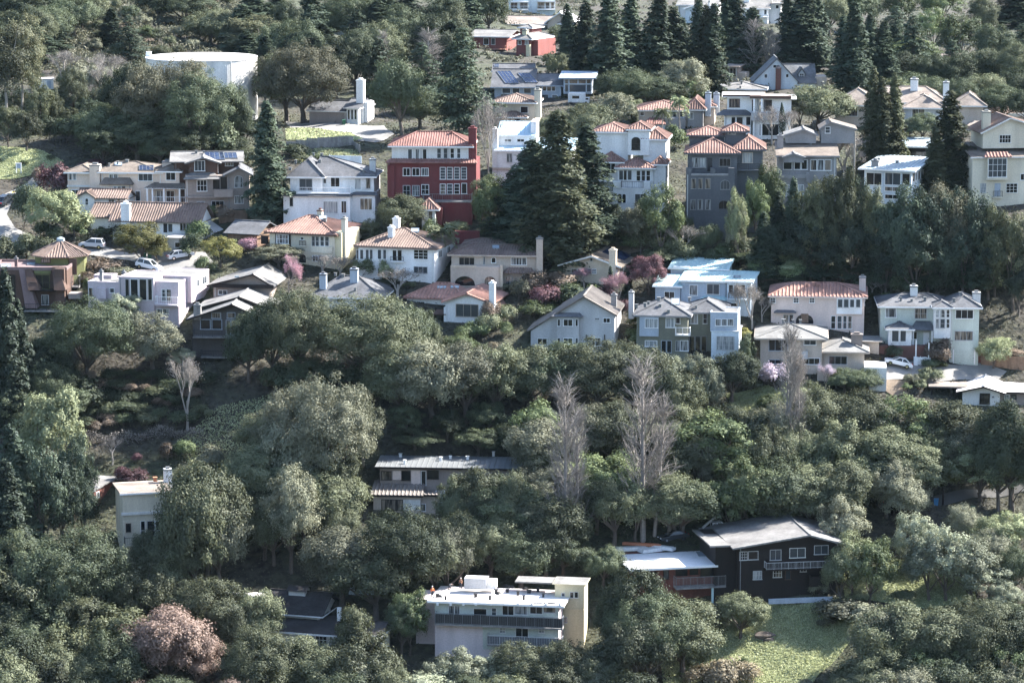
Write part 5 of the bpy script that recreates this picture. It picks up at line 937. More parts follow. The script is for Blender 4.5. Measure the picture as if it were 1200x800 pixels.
def palm():
    b = MB(); b.tube([(0, 0, -.5), (.1, 0, 2.5), (.05, 0, 5)], [.22, .17, .16], 7); V = []; N = []
    for i in range(26):
        az = i*2.4; el = .9-1.5*(i/26); 
        for s in np.linspace(.1, 1, 16):
            r = 2.3*s; z = 5+math.sin(el)*r*1.0-.75*s*s*1.6; d = np.array([math.cos(az), math.sin(az), 0]); p = d*r*math.cos(el*.6)+np.array([0, 0, z])
            for sd_ in (-1, 1):
                V.append(p+np.array([-d[1], d[0], 0])*sd_*.2+np.array([0, 0, -.12])); N.append(np.array([-d[1]*sd_*.6, d[0]*sd_*.6, 1]))
    reg('palm', 4.6, 6.6, foliage('crown', np.array(V), unit(np.array(N)+rng.normal(size=(len(N), 3))*.2), .62, 'leaf_light', .35), b, 'greybark', 'fronds')
palm()
NAMES = {'oak': 'oak_tree', 'leafy': 'leafy_tree', 'shrub': 'shrub', 'conifer': 'conifer_tree', 'redwood': 'redwood_tree', 'cedar': 'cedar_tree', 'cypress': 'cypress_tree', 'bare': 'bare_tree', 'blossom': 'blossom_tree', 'poplar': 'poplar_tree', 'eucalyptus': 'eucalyptus_tree', 'palm': 'palm_tree'}
LOOK = {'leaf_oak': 'grey-green', 'leaf_oakdark': 'dark green', 'leaf_oakgrey': 'pale grey-green', 'leaf_green': 'fresh green', 'leaf_light': 'light green', 'leaf_yellow': 'yellow-green', 'leaf_conifer': 'dark', 'leaf_coniferolive': 'olive green', 'leaf_rust': 'russet brown', 'leaf_plum': 'dark plum red',
        'leaf_pink': 'pink flowering', 'leaf_pale': 'pale whitish', 'leaf_brown': 'brownish', 'leaf_oakbrown': 'brownish green', 'leaf_twig': 'leafless grey', 'leaf_lilac': 'pale lilac flowering', 'leaf_euc': 'tall', 'leaf_dry': 'dry straw coloured', 'leaf_chap': 'dusty'}
KINDW = {'oak': 'rounded oak tree', 'leafy': 'leafy tree', 'shrub': 'bushy shrub', 'conifer': 'conical conifer', 'redwood': 'redwood tree', 'cedar': 'broad cedar tree', 'cypress': 'slim cypress', 'bare': 'twiggy tree', 'blossom': 'tree', 'poplar': 'upright poplar', 'eucalyptus': 'eucalyptus tree', 'palm': 'fan palm'}
def zone(p):
    d = sorted(HOUSES, key=lambda h: (h.pos.x-p.x)**2+(h.pos.y+4-p.y)**2); a, b = d[0], d[1]; dy = p.y-a.pos.y-4
    return f"{'behind' if dy > 6 else ('below' if dy < -6 else 'beside')} the {a.short} toward the {b.short}"
def place(kind, pos, W, H, mat=None, wood=None, label=None, uv=None):
    w0, h0, leaf, tm, ln, wn_ = rnd.choice(PROTO['bigoak' if kind == 'oak' and W > 13.0 else kind]); lm = mat or leaf.materials[0].name
    r = empty(NAMES[kind], pos, rnd.random()*6.283); r.rotation_euler.x = rnd.gauss(0, .035); r.rotation_euler.y = rnd.gauss(0, .035); sx = W/w0; r.scale = (sx*rnd.uniform(.88, 1.12), sx*rnd.uniform(.88, 1.12), H/h0)
    if label: tag(r, label, 'palm tree' if kind == 'palm' else ('shrub' if kind == 'shrub' else 'tree'))
    else:
        z = zone(pos); size = ''
        if kind in ('oak', 'leafy', 'conifer', 'redwood'): size = 'large ' if H > 13 else ('small ' if H < 6.5 else '')
        lb = f"{size}{LOOK.get(lm, 'green')} {KINDW[kind]} {z}"; tag(r, lb, 'palm tree' if kind == 'palm' else ('shrub' if kind == 'shrub' else 'tree'), lb.replace(KINDW[kind], KINDW[kind]+'s'))
    o = bpy.data.objects.new(ln, leaf); C.objects.link(o); o.parent = r
    if mat and mat != leaf.materials[0].name: o.material_slots[0].link = 'OBJECT'; o.material_slots[0].material = MATS[mat]
    if tm:
        t = bpy.data.objects.new(wn_, tm); C.objects.link(t); t.parent = r
        if wood: t.material_slots[0].link = 'OBJECT'; t.material_slots[0].material = MATS[wood]
    return r
K = {'O': ('oak', 'leaf_oak'), 'D': ('oak', 'leaf_oakdark'), 'G': ('oak', 'leaf_oakgrey'), 'N': ('leafy', 'leaf_green'), 'L': ('leafy', 'leaf_light'), 'Y': ('leafy', 'leaf_yellow'), 'C': ('conifer', None), 'K': ('cedar', None), 'R': ('redwood', None), 'Q': ('redwood', 'leaf_conifer'),
     'P': ('poplar', None), 'B': ('bare', None), 'F': ('blossom', None), 'V': ('leafy', 'leaf_plum'), 'E': ('eucalyptus', None), 'M': ('palm', None), 'I': ('cypress', None), 'T': ('oak', 'leaf_rust'), 'W': ('leafy', 'leaf_pale'), 'U': ('oak', 'leaf_oakbrown'),
     'so': ('shrub', 'leaf_oak'), 'sd': ('shrub', 'leaf_oakdark'), 'sn': ('shrub', 'leaf_green'), 'sl': ('shrub', 'leaf_light'), 'sy': ('shrub', 'leaf_yellow'), 'sv': ('shrub', 'leaf_plum'), 'sw': ('shrub', 'leaf_pale'), 'sp': ('shrub', 'leaf_pink'), 'sb': ('shrub', 'leaf_brown'), 'sx': ('shrub', 'leaf_lilac'), 'sg': ('shrub', 'leaf_oakgrey'), 'sr': ('shrub', 'leaf_dry'),
     'lg': ('leafy', 'leaf_oakgrey'), 'lo': ('leafy', 'leaf_oak'), 'ld': ('leafy', 'leaf_oakdark'), 'lc': ('leafy', 'leaf_coniferolive'), 'le': ('leafy', 'leaf_conifer'), 'Bp': ('blossom', 'leaf_lilac'), 'Co': ('conifer', 'leaf_coniferolive')}  # le: in the right-hand tree belt, darker leaf colour stands in for shade
def tree(code, u, vt, w, hpx, label=None):
    """u, vt: where the tip shows; w, hpx: crown width and full height as they show"""
    p = at(u, vt+hpx); s = depth_scale(p)
    for _ in range(2): p = at(u, vt, hpx*s); s = depth_scale(p)
    kind, mat = K[code]; pad = .6 if kind == 'shrub' else 1.6
    for hh in HOUSES:
        if hh.hits(p.x, p.y, pad):
            st = -1.0 if p.y < hh.pos.y+2.5 else 1.0; q = p.copy(); k = 0
            while hh.hits(q.x, q.y, pad) and k < 25: q.y += st; k += 1
            f_ = q.y/p.y; q.x = p.x*f_; q.z = T(q.x, q.y); d = ray(u, vt); top = q.y/d.y*d.z; hpx = max(min((top-q.z)/s, hpx*1.6), hpx*.4); p = q
    return place(kind, p, w*s, hpx*s, mat, None, label, (u, vt+hpx*.5))
TREES = '''E 22 17 50 125|E 4 28 44 115|E 36 40 30 95|O 85 78 34 62|B 118 66 52 62|B 75 58 40 50|lc 46 96 30 62|lc 8 124 40 50|lc 64 104 26 50|lc 30 128 34 50|D 152 72 64 92|U 168 74 76 106|U 212 66 84 112|D 236 82 90 104|D 272 98 46 84|D 120 122 70 60|D 112 140 50 44|D 160 132 80 58|D 210 140 90 52|
E 296 18 58 62|U 354 49 108 98|O 335 62 70 80|B 310 84 40 60|N 428 52 40 44|P 450 38 22 74|P 500 37 34 78|D 470 68 62 94|K 545 34 84 126|B 574 108 40 110|B 590 125 26 70|C 315 120 62 138|sg 265 157 46 24|sn 215 165 28 18|so 290 172 26 22|sd 345 168 30 16|so 352 178 22 12|sd 372 180 26 12|sv 60 190 40 42|sv 78 200 26 30|sb 45 196 20 20|sv 110 186 34 14|
sd 27 212 30 56|L 60 220 60 64|sl 86 232 40 48|sd 50 258 30 24|sd 66 262 26 22|sn 88 262 24 16|Y 165 260 62 50|sb 110 250 20 14|sn 120 265 20 14|sd 140 262 40 22|Y 258 277 46 62|sn 240 300 26 22|Y 184 282 30 26|so 8 276 34 36|so 30 272 34 34|so 52 276 34 34|sb 120 300 40 22|sb 100 318 20 14|sg 140 312 36 16|sn 205 320 12 12|sn 100 325 10 22|sd 228 272 36 26|sn 235 258 34 22|sd 218 270 20 10|
sn 248 240 20 14|sb 262 240 26 20|sb 232 246 26 16|sg 305 250 22 14|sn 275 280 30 14|sp 290 278 22 20|lg 326 286 60 46|F 338 298 34 54|B 378 297 56 42|B 398 300 40 34|sl 425 302 28 28|sl 438 300 20 20|B 466 312 56 40|sl 450 304 22 24|so 478 330 20 16|L 434 256 22 38|O 470 228 56 52|sn 505 255 22 20|so 488 252 30 18|M 518 262 36 66|sl 508 322 12 18|sl 536 258 22 18|sd 452 326 30 14|sd 440 268 20 20|
D 100 350 96 100|G 178 366 64 74|W 146 344 44 42|W 128 350 26 34|W 215 408 26 20|C 10 316 46 190|C 28 352 34 140|B 218 414 44 92|W 214 408 30 26|B 131 510 40 40|sn 217 515 24 22|sb 196 518 22 24|sg 100 522 24 22|sv 155 548 40 24|sv 160 530 14 12|sv 143 546 20 20|sg 245 520 34 30|sn 205 520 14 18|so 130 470 30 20|sd 90 440 60 40|sd 40 420 60 60|D 60 408 60 60|
O 348 338 96 110|D 318 352 60 96|O 428 344 116 112|D 470 352 70 90|D 488 362 46 60|D 290 368 60 80|lo 504 384 40 40|N 540 390 40 36|sn 560 372 30 26|sn 545 380 26 22|so 592 356 30 24|so 572 366 28 26|sb 575 350 26 20|sb 580 344 20 18|sn 590 376 20 18|sr 578 400 14 12|sg 608 326 22 26|sg 596 334 22 20|
sd 672 332 50 30|sv 640 334 40 26|sn 695 334 30 26|sv 712 330 26 34|sb 655 318 40 20|F 684 314 34 24|F 725 318 34 56|V 760 298 40 56|sb 600 300 30 16|sb 628 316 34 18|C 736 318 14 28|C 716 312 12 24|sv 730 350 20 26|sn 740 366 16 18|sb 712 352 14 18|sn 625 352 40 24|sn 646 356 30 20|sn 740 384 20 20|so 748 390 26 18|
R 655 134 92 184|Q 624 166 92 154|Q 690 150 84 164|K 640 172 84 146|R 640 190 60 130|Q 604 200 70 110|R 672 205 60 110|N 578 204 46 84|L 568 205 34 50|sl 598 240 30 30|N 775 214 52 92|sg 742 244 40 44|lg 752 238 44 60|B 800 262 50 50|B 745 262 46 46|sg 730 280 30 26|L 868 220 26 96|lg 862 240 24 80|N 897 192 40 90|N 888 210 34 84|sn 850 285 26 24|sn 790 268 20 30|B 720 270 40 40|D 720 240 30 50|so 775 290 40 20|D 830 262 34 40|so 812 268 30 20|D 800 250 30 40|
C 686 2 48 100|C 668 6 36 84|C 712 -10 56 122|C 735 -4 50 104|C 762 -6 60 124|C 786 10 48 104|C 803 22 40 90|C 832 6 46 106|R 832 8 44 104|C 850 -14 40 96|C 866 -20 40 100|C 818 -5 36 90|C 880 10 46 80|O 706 56 70 40|O 676 56 46 30|D 735 80 60 46|lg 800 68 54 62|D 770 90 60 40|so 652 62 34 16|D 745 84 50 50|P 886 26 34 66|P 898 34 24 56|P 906 40 20 50|sn 815 18 20 16|sn 812 90 40 30|D 728 84 60 38|
C 942 -16 66 104|C 925 -8 44 90|C 960 -4 40 86|C 1004 4 46 110|C 1020 18 40 96|C 1034 28 42 86|K 1072 18 64 80|C 1050 30 40 60|C 992 20 40 80|O 960 100 70 50|lg 938 108 50 44|B 905 122 46 46|B 925 128 30 36|B 880 122 20 30|I 918 120 9 40|I 871 130 10 26|sg 885 136 24 18|M 797 112 24 46|M 776 126 24 34|lg 720 108 56 46|L 740 116 26 30|O 690 122 66 60|O 660 130 54 50|sn 706 148 40 20|sn 790 146 34 30|so 770 156 30 26|Co 744 124 12 26|so 1055 92 60 40|D 1060 60 50 50|
Co 1022 80 34 120|Co 1036 92 36 112|Co 1050 88 32 112|Co 1040 110 46 90|Co 1118 108 58 116|Co 1100 150 40 80|D 1082 132 46 48|B 990 150 60 62|B 970 160 40 50|sv 1066 140 24 24|B 1000 165 40 44|lc 985 196 46 140|lc 952 212 46 130|lc 968 220 44 110|le 1005 208 44 120|lc 1022 218 40 120|le 1062 216 66 130|le 1046 232 50 110|le 1090 218 54 130|U 1112 214 60 120|le 1140 220 56 120|lc 1168 238 50 110|lc 1190 246 56 120|le 1130 250 56 100|le 1075 254 60 100|le 1000 250 60 100|le 940 254 60 90|le 1040 268 60 80|le 1100 270 60 80|le 1160 280 60 70|C 914 226 30 90|C 930 210 34 110|le 1195 300 40 70|C 895 250 40 80|le 905 262 40 60|le 965 272 60 70|
L 912 296 56 46|N 890 300 30 36|sn 925 306 40 30|B 882 330 34 66|B 893 345 30 50|B 865 330 22 40|sy 872 384 22 26|sy 868 396 16 16|ld 876 390 22 50|sn 1038 342 20 20|B 1022 330 40 40|B 1010 325 30 30|B 870 380 20 30|sb 1104 396 34 28|sb 1095 400 24 24|sn 1032 388 24 20|sp 1030 392 14 12|L 1165 396 42 46|L 1175 400 30 40|B 1170 425 36 26|sb 1188 424 26 20|sd 1050 404 24 14|sd 1090 420 22 12|sn 1100 422 20 10|so 1085 430 22 18|so 1095 432 22 16|sg 1065 438 16 12|sn 1062 448 14 10|sg 1074 438 14 12|so 1080 444 18 12|
sx 908 424 30 30|sx 900 428 20 22|D 990 432 44 28|D 1018 432 34 28|D 1004 434 40 26|W 818 414 50 70|W 800 418 40 60|W 835 432 36 60|D 858 412 58 60|so 880 440 26 18|sn 900 462 26 18|so 930 430 20 20|Bp 968 418 20 20|B 930 392 34 150|P 928 384 36 180|P 940 420 30 140|
D 660 402 90 80|O 700 398 110 90|O 620 404 80 80|O 745 402 90 90|O 580 404 80 90|G 545 400 84 100|O 790 432 70 80|G 505 398 90 100|O 470 404 80 90|P 664 448 54 206|P 676 480 40 160|P 755 428 58 220|P 768 470 40 160|N 840 484 90 92|lo 815 500 60 80|O 790 556 90 90|D 800 562 96 96|O 720 470 80 90|G 640 490 90 90|N 690 530 70 80|G 610 550 70 70|O 720 560 80 80|O 650 580 90 80|
lo 880 480 50 70|O 900 500 70 90|L 870 544 60 76|O 960 455 80 80|O 1010 458 90 80|N 1060 462 80 80|O 1110 470 90 80|G 1150 482 80 80|lo 985 490 70 90|O 1040 500 90 80|L 1090 502 60 66|L 945 446 40 50|L 930 450 40 60|D 1188 470 80 130|D 1172 500 60 100|D 920 538 90 94|O 950 548 90 90|O 990 540 70 90|G 1040 538 60 70|lg 985 580 60 80|O 905 560 60 70|L 910 590 50 36|W 905 595 30 24|G 1060 556 60 60|
G 384 440 112 150|G 335 455 76 110|O 425 470 60 110|G 350 480 90 110|L 62 454 70 124|L 48 470 50 90|le 84 508 46 120|Q 22 498 60 160|le 50 520 60 140|Q 8 540 60 150|le 70 540 50 110|lg 46 552 40 90|le 96 560 36 80|D 92 618 116 126|D 60 640 100 110|O 240 542 96 140|O 228 550 84 160|O 165 654 70 90|O 206 606 74 100|O 170 620 40 60|O 190 640 60 80|G 255 580 70 110|G 340 546 64 140|O 320 580 60 110|O 390 556 60 70|O 396 590 50 60|D 470 596 110 110|O 510 610 80 100|G 400 616 90 100|O 440 630 100 100|G 525 618 60 90|O 412 614 50 50|
O 250 676 90 90|O 300 690 70 80|O 210 676 60 60|T 192 710 100 110|T 230 730 70 90|O 310 732 110 110|O 350 745 80 90|lc 412 706 46 110|O 420 740 90 100|D 20 740 80 110|O 60 755 60 90|so 150 700 60 40|O 380 760 80 90|O 450 772 60 80|D 130 740 70 100|O 270 700 60 80|
W 540 758 60 70|W 515 770 50 60|W 575 766 50 50|O 610 752 60 70|W 600 775 50 50|O 640 752 60 70|O 670 750 60 80|O 700 760 60 70|W 690 770 60 60|W 720 775 50 50|D 708 640 50 50|D 740 660 84 130|D 760 690 110 110|O 800 705 90 90|D 716 684 44 106|O 748 724 90 96|O 868 694 56 56|sg 830 706 44 40|sr 850 770 60 40|sr 820 778 40 30|sr 880 775 40 30|sn 873 770 18 14|O 540 600 60 90|D 590 560 90 90|O 562 548 80 92|O 592 552 70 92|lo 530 556 50 84|G 620 590 70 70|D 640 600 80 80|O 575 600 80 80|D 610 620 70 70|D 660 625 60 50|O 545 570 50 60|N 480 690 40 80|D 470 700 40 70|
L 1000 622 56 80|lo 985 640 46 70|N 1020 630 50 80|W 1075 600 50 70|W 1110 616 70 90|W 1140 630 70 80|W 1090 625 60 80|L 1180 600 60 60|L 1160 606 50 60|G 1130 590 50 50|W 1160 660 60 50|D 1190 640 40 60|G 1160 620 50 60|W 1180 680 40 50|so 1190 700 40 40|G 1036 710 84 90|O 1050 706 100 100|O 1100 710 100 100|O 1150 700 110 110|D 1185 710 90 100|B 1020 744 60 56|O 1040 760 90 80|D 1100 760 90 80|O 1160 770 90 80|O 1010 775 80 60|sg 980 700 50 30|sg 1000 705 50 30|L 1065 752 26 30|so 1010 690 26 16|so 1060 690 30 16|sg 960 680 20 20|'''
TREES += 'D 215 -12 70 44|O 246 10 60 44|O 266 18 50 40|D 60 6 54 46|D 95 -4 50 40|C 128 10 36 46|K 152 18 44 52|D 30 8 60 54|D 185 -16 60 40|N 172 30 24 20|'
SPECIAL = {('U', 212): 'huge brownish live oak spreading in front of the water tank', ('U', 358): 'broad brownish oak with open crown beside the white cottage', ('K', 545): 'big dark cedar standing above the red house', ('C', 315): 'tall dark conifer between timber house and white villa', ('M', 518): 'palm tree at the corner of the white villa with two chimneys',
           ('P', 664): 'tall leafless poplar on the wooded slope, above the terrace house', ('P', 755): 'tallest leafless poplar rising beside the round green tree', ('G', 380): 'big pale grey oak above the half hidden cream house', ('T', 192): 'russet brown leafed tree below the half hidden cream house',
           ('I', 918): 'slim dark cypress beside the white cubic house', ('F', 725): 'bright pink blossom tree between tan gabled and white gabled houses', ('R', 655): 'tallest redwood beside the white villa with stacked tile roofs'}
for line in TREES.replace('\n', '').split('|'):
    if not line.strip(): continue
    c_, a_, b_, d_, e_ = line.split(); a_, b_, d_, e_ = (float(t) for t in (a_, b_, d_, e_)); tree(c_, a_, b_, d_, e_, SPECIAL.get((c_, a_)))
KEEP = [(335, 465, 92, 168), (555, 640, 28, 76), (568, 698, 74, 122), (598, 672, 14, 34), (420, 600, 530, 606), (95, 130, 550, 590), (140, 200, 545, 665), (265, 465, 685, 755), (495, 690, 672, 775), (722, 990, 612, 706), (1085, 1200, 438, 476), (840, 1000, 712, 800), (1010, 1110, 655, 700), (0, 45, 172, 300), (215, 310, 330, 416)]
# woodland fill, partly dark growth standing in for shaded gaps: tips inside the given outline
def fill(poly, codes, gap, wr, hr, n=400, seed=1):
    R_ = random.Random(seed); pts = []; u0 = min(p[0] for p in poly); u1 = max(p[0] for p in poly); v0 = min(p[1] for p in poly); v1 = max(p[1] for p in poly)
    for _ in range(n):
        u, v = R_.uniform(u0, u1), R_.uniform(v0, v1)
        if not inside(poly, u, v) or any((u-a)**2+((v-b)*1.4)**2 < gap*gap for a, b in pts): continue
        c_, w_, h_ = R_.choice(codes), R_.uniform(*wr), R_.uniform(*hr)
        if any(u+w_*.42 > k[0] and u-w_*.42 < k[1] and v < k[3]-6 and v+h_*.8 > k[2] and v+h_ > k[2]+26 for k in KEEP): continue
        pts.append((u, v)); tree(c_, u, v, w_, h_)
fill([(285, -20), (600, -20), (590, 20), (560, 50), (520, 60), (430, 50), (330, 45), (280, 40)], ['C', 'D', 'C', 'D', 'Q', 'K', 'D', 'O'], 24, (44, 70), (56, 86), 900, 2)
fill([(-10, -15), (110, -20), (70, 12), (40, 40), (-10, 40)], ['D', 'D', 'O', 'C'], 20, (40, 60), (40, 55), 200, 3)
fill([(600, 10), (680, 20), (680, 60), (640, 70)], ['O', 'so', 'N', 'sg'], 18, (26, 40), (24, 36), 200, 4)
fill([(960, -20), (1210, -20), (1210, 60), (1100, 70), (1050, 50), (980, 20)], ['O', 'D', 'O', 'C', 'N', 'K'], 32, (36, 60), (44, 64), 300, 5)
fill([(1040, 60), (1210, 50), (1210, 110), (1130, 100), (1050, 90)], ['O', 'D', 'D', 'D'], 28, (40, 60), (40, 56), 300, 6)
fill([(300, 470), (410, 500), (400, 560), (300, 600), (280, 540)], ['O', 'D', 'O'], 34, (60, 84), (60, 90), 100, 8)
fill([(450, 460), (600, 470), (610, 512), (450, 512)], ['ld', 'sd', 'D'], 40, (40, 64), (30, 44), 100, 9)  # hollow: dark-leaved kinds carry its shade in their colour
fill([(620, 470), (880, 470), (900, 560), (740, 600), (640, 560)], ['O', 'N', 'G', 'D', 'lo', 'L'], 40, (56, 84), (60, 90), 160, 10)
fill([(900, 470), (1190, 490), (1190, 530), (1000, 540), (900, 560)], ['O', 'N', 'G', 'lo', 'L', 'D'], 36, (56, 80), (60, 76), 160, 11)
fill([(-10, 600), (130, 660), (160, 760), (90, 800), (-10, 800)], ['O', 'D', 'lc'], 44, (70, 100), (80, 110), 100, 12)
fill([(1010, 720), (1210, 720), (1210, 810), (1000, 810)], ['O', 'G', 'D', 'N'], 40, (50, 90), (60, 90), 100, 13)
fill([(400, 760), (740, 780), (740, 812), (400, 812)], ['O', 'W', 'D'], 40, (60, 80), (60, 80), 100, 14)
fill([(130, 790), (420, 790), (420, 812), (130, 812)], ['O', 'T', 'D'], 40, (70, 90), (70, 90), 100, 15)
fill([(90, 430), (240, 430), (236, 480), (90, 494)], ['sd', 'sd', 'so', 'sb'], 15, (26, 42), (12, 18), 200, 26)  # low dark shrubs added to darken gully ground that only lies in shade
fill([(0, 380), (80, 400), (80, 470), (0, 480)], ['D', 'ld', 'D'], 34, (50, 76), (50, 70), 100, 16)

fill([(900, 300), (1210, 300), (1210, 322), (900, 322)], ['le', 'sd', 'le'], 16, (30, 44), (20, 34), 300, 17)  # dark growth added at the belt's foot in place of deep shadow
fill([(440, 84), (560, 80), (590, 110), (480, 126)], ['D', 'D', 'so'], 30, (36, 60), (34, 50), 100, 18)
fill([(100, 110), (290, 120), (290, 165), (110, 160)], ['D', 'ld', 'sd'], 26, (40, 60), (30, 46), 200, 19)
fill([(690, 250), (800, 262), (800, 290), (700, 290)], ['sd', 'so', 'sg', 'sn'], 16, (24, 40), (18, 30), 100, 20)
fill([(800, 275), (900, 275), (895, 300), (860, 300), (800, 290)], ['sd', 'so', 'ld'], 16, (24, 40), (20, 30), 100, 21)
fill([(300, 410), (620, 430), (620, 460), (300, 440)], ['sd', 'sd', 'D'], 34, (40, 60), (30, 46), 150, 22)  # dark leaf colours put the hollow's shade into these plants too
fill([(560, 210), (700, 220), (700, 290), (560, 270)], ['so', 'sd', 'ld', 'N'], 20, (26, 46), (26, 40), 120, 23)

fill([(110, -10), (280, -10), (270, 40), (200, 56), (90, 50)], ['so', 'sg', 'sb', 'sd', 'so', 'O'], 17, (14, 30), (10, 20), 260, 24)
fill([(0, 100), (105, 100), (105, 138), (0, 136)], ['lc', 'sd', 'le', 'lc'], 15, (22, 38), (22, 32), 200, 27)
fill([(60, 50), (150, 66), (140, 100), (70, 96)], ['B', 'so', 'D', 'B', 'sg'], 18, (26, 44), (22, 40), 100, 25)

fill([(925, 735), (985, 705), (1000, 760), (940, 800)], ['so', 'sg', 'sr', 'sd'], 15, (14, 30), (8, 16), 60, 28)
fill([(800, 735), (850, 715), (850, 790), (800, 800)], ['so', 'sn', 'sr', 'sd'], 15, (12, 26), (8, 14), 60, 29)
fill([(-10, 180), (60, 180), (60, 200), (-10, 205)], ['sn', 'so'], 22, (8, 14), (4, 7), 20, 30)
# ---------------------------------------------------------------- ground cover, roads and small things
sheet('road', [(-20, 244), (20, 222), (45, 204), (62, 206), (40, 222), (14, 238), (8, 252), (18, 268), (48, 284), (20, 286), (-20, 278)], 'pavement', .16)
sheet('road_marking', [(-6, 237), (18, 225), (19, 225.8), (-6, 238.3)], 'yellowline', .22, .6)
sheet('cul_de_sac', [(150, 299), (180, 296), (240, 296), (250, 308), (236, 324), (205, 324), (165, 318)], 'pavement', .16)
sheet('driveway', [(98, 292), (118, 288), (140, 296), (160, 298), (160, 308), (130, 304), (104, 300)], 'pavement', .2)
sheet('road', [(335, 143), (400, 146), (450, 148), (462, 158), (440, 168), (420, 166), (412, 156), (340, 151)], 'pavement', .16)
sheet('driveway', [(1030, 428), (1070, 424), (1110, 428), (1150, 424), (1180, 436), (1170, 446), (1120, 446), (1080, 448), (1040, 446), (1028, 438)], 'pavement', .16)
sheet('dirt_track', [(1036, 446), (1066, 448), (1062, 462), (1048, 466), (1036, 458)], 'dirt', .18)
sheet('road', [(1060, 584), (1130, 574), (1200, 566), (1200, 576), (1140, 584), (1090, 594), (1060, 592)], 'asphalt', .16)
sheet('terrace', [(200, 262), (245, 258), (262, 270), (240, 282), (205, 276)], 'concrete', .16)
sheet('dirt_bank', [(690, 268), (730, 240), (790, 236), (800, 290), (720, 300)], 'dirt', .12)
sheet('dirt_bank', [(895, 330), (920, 230), (930, 230), (912, 330)], 'dirt', .12)
def cover(name, label, cat, px_poly, per_m2, size, mat, hmax, n=None, clump=0, asp=.5, upright=False):
    g = np.random.default_rng(len(name)*7+int(px_poly[0][0])); w = [at(u, v) for u, v in px_poly]; poly = [(p.x, p.y) for p in w]
    x0 = min(p[0] for p in poly); x1 = max(p[0] for p in poly); y0 = min(p[1] for p in poly); y1 = max(p[1] for p in poly)
    k = int((x1-x0)*(y1-y0)*per_m2); pts = []
    for _ in range(k):
        x = g.uniform(x0, x1); y = g.uniform(y0, y1)
        if inside(poly, x, y) and not (name == 'undergrowth' and any(inside(q, x, y) for q in LAWN+PAVED)): pts.append((x, y, T(x, y)))
    c = np.array(pts)
    if clump:
        m = len(c); rad = (.4+1.7*g.random(m)**2); c = np.repeat(c, clump, 0); rr = np.repeat(rad, clump); d = sphere(len(c), g); d[:, 2] = np.abs(d[:, 2]); c = c+d*(rr*(.7+.4*g.random(len(c))))[:, None]*np.array([1, 1, hmax]); nr = unit(d+g.normal(size=d.shape)*.5)
    else:
        c[:, 2] += g.random(len(c))*hmax+(.12 if name == 'grass' else 0); nr = unit(g.normal(size=c.shape)*(np.array([1, 1, .2]) if upright else np.array([.5, .5, 1])))
        if upright: nr = unit(nr+np.array([0, 0, .5]))
    v, q = leaf_quads(c, nr, size, asp, g); me = np_mesh(name, v, q, mat); o = bpy.data.objects.new(name, me); C.objects.link(o); tag(o, label, cat, kind='stuff'); return o
for q_ in ([(800, 730), (850, 712), (1000, 700), (1010, 740), (960, 790), (930, 830), (780, 830)], [(985, 670), (1050, 655), (1140, 680), (1145, 706), (1060, 712), (990, 700)], [(-30, 172), (45, 176), (75, 190), (50, 204), (-30, 212)], [(850, 462), (900, 452), (935, 470), (900, 486), (860, 482)]): sheet('lawn', q_, 'lawn_soil', .14)
LAWN = [[(p.x, p.y) for p in (at(u, v) for u, v in q)] for q in ([(800, 730), (850, 712), (1000, 700), (1010, 740), (960, 790), (930, 830), (780, 830)], [(985, 670), (1050, 655), (1140, 680), (1145, 706), (1060, 712), (990, 700)], [(-30, 172), (45, 176), (75, 190), (50, 204), (-30, 212)], [(850, 462), (900, 452), (935, 470), (900, 486), (860, 482)], [(205, 520), (250, 480), (320, 462), (320, 540), (270, 590), (230, 560)])]
cover('undergrowth', 'low dark undergrowth and leaf litter across the wooded slope', 'undergrowth', [(-60, 330), (-60, 850), (1260, 850), (1260, 330)], 3.2, .42, 'leaf_litter', .35)
cover('undergrowth', 'low undergrowth on the upper slope between the houses', 'undergrowth', [(-60, 110), (-60, 330), (1260, 330), (1260, 110)], 2.0, .45, 'leaf_litter', .35)
cover('chaparral', 'dense low grey-green chaparral covering the hill behind the water tank', 'scrub', [(40, -30), (310, -30), (300, 60), (250, 80), (150, 78), (60, 88), (30, 60)], .42, .5, 'leaf_chap', 1.0, clump=34)
cover('chaparral', 'low scrub across the far plateau between the hilltop houses', 'scrub', [(560, -20), (1230, -20), (1230, 118), (560, 118)], .05, .55, 'leaf_chap', .9, clump=40)
cover('grass', 'sunlit green grass on the slope below the dark brown chalet', 'grass', [(770, 730), (850, 712), (1000, 700), (1010, 740), (960, 790), (930, 830), (780, 830)], 60, .3, 'leaf_grass', .16, upright=True)
cover('grass', 'patch of green lawn under the multi stemmed trees beside the chalet', 'grass', [(985, 670), (1050, 655), (1140, 680), (1145, 706), (1060, 712), (990, 700)], 40, .3, 'leaf_grass', .16, upright=True)
cover('grass', 'bright green lawn beside the curving street', 'grass', [(-30, 172), (45, 176), (75, 190), (50, 204), (-30, 212)], 40, .32, 'leaf_grass', .12, upright=True)
cover('grass', 'small green lawn below the beige flat house', 'grass', [(850, 462), (900, 452), (935, 470), (900, 486), (860, 482)], 40, .3, 'leaf_grass', .14, upright=True)
cover('grass', 'dappled grass on the bank below the gabled chalet', 'grass', [(205, 520), (250, 480), (320, 462), (320, 540), (270, 590), (230, 560)], 30, .32, 'leaf_grass', .16, upright=True)
cover('grass', 'grassy verge above the board fence by the road', 'grass', [(335, 152), (410, 156), (425, 164), (410, 168), (335, 165)], 30, .32, 'leaf_grass', .14, upright=True)
cover('grass', 'strip of green grass behind the white villa with the dark roof', 'grass', [(338, 178), (420, 176), (425, 190), (350, 192)], 30, .32, 'leaf_grass', .14, upright=True)
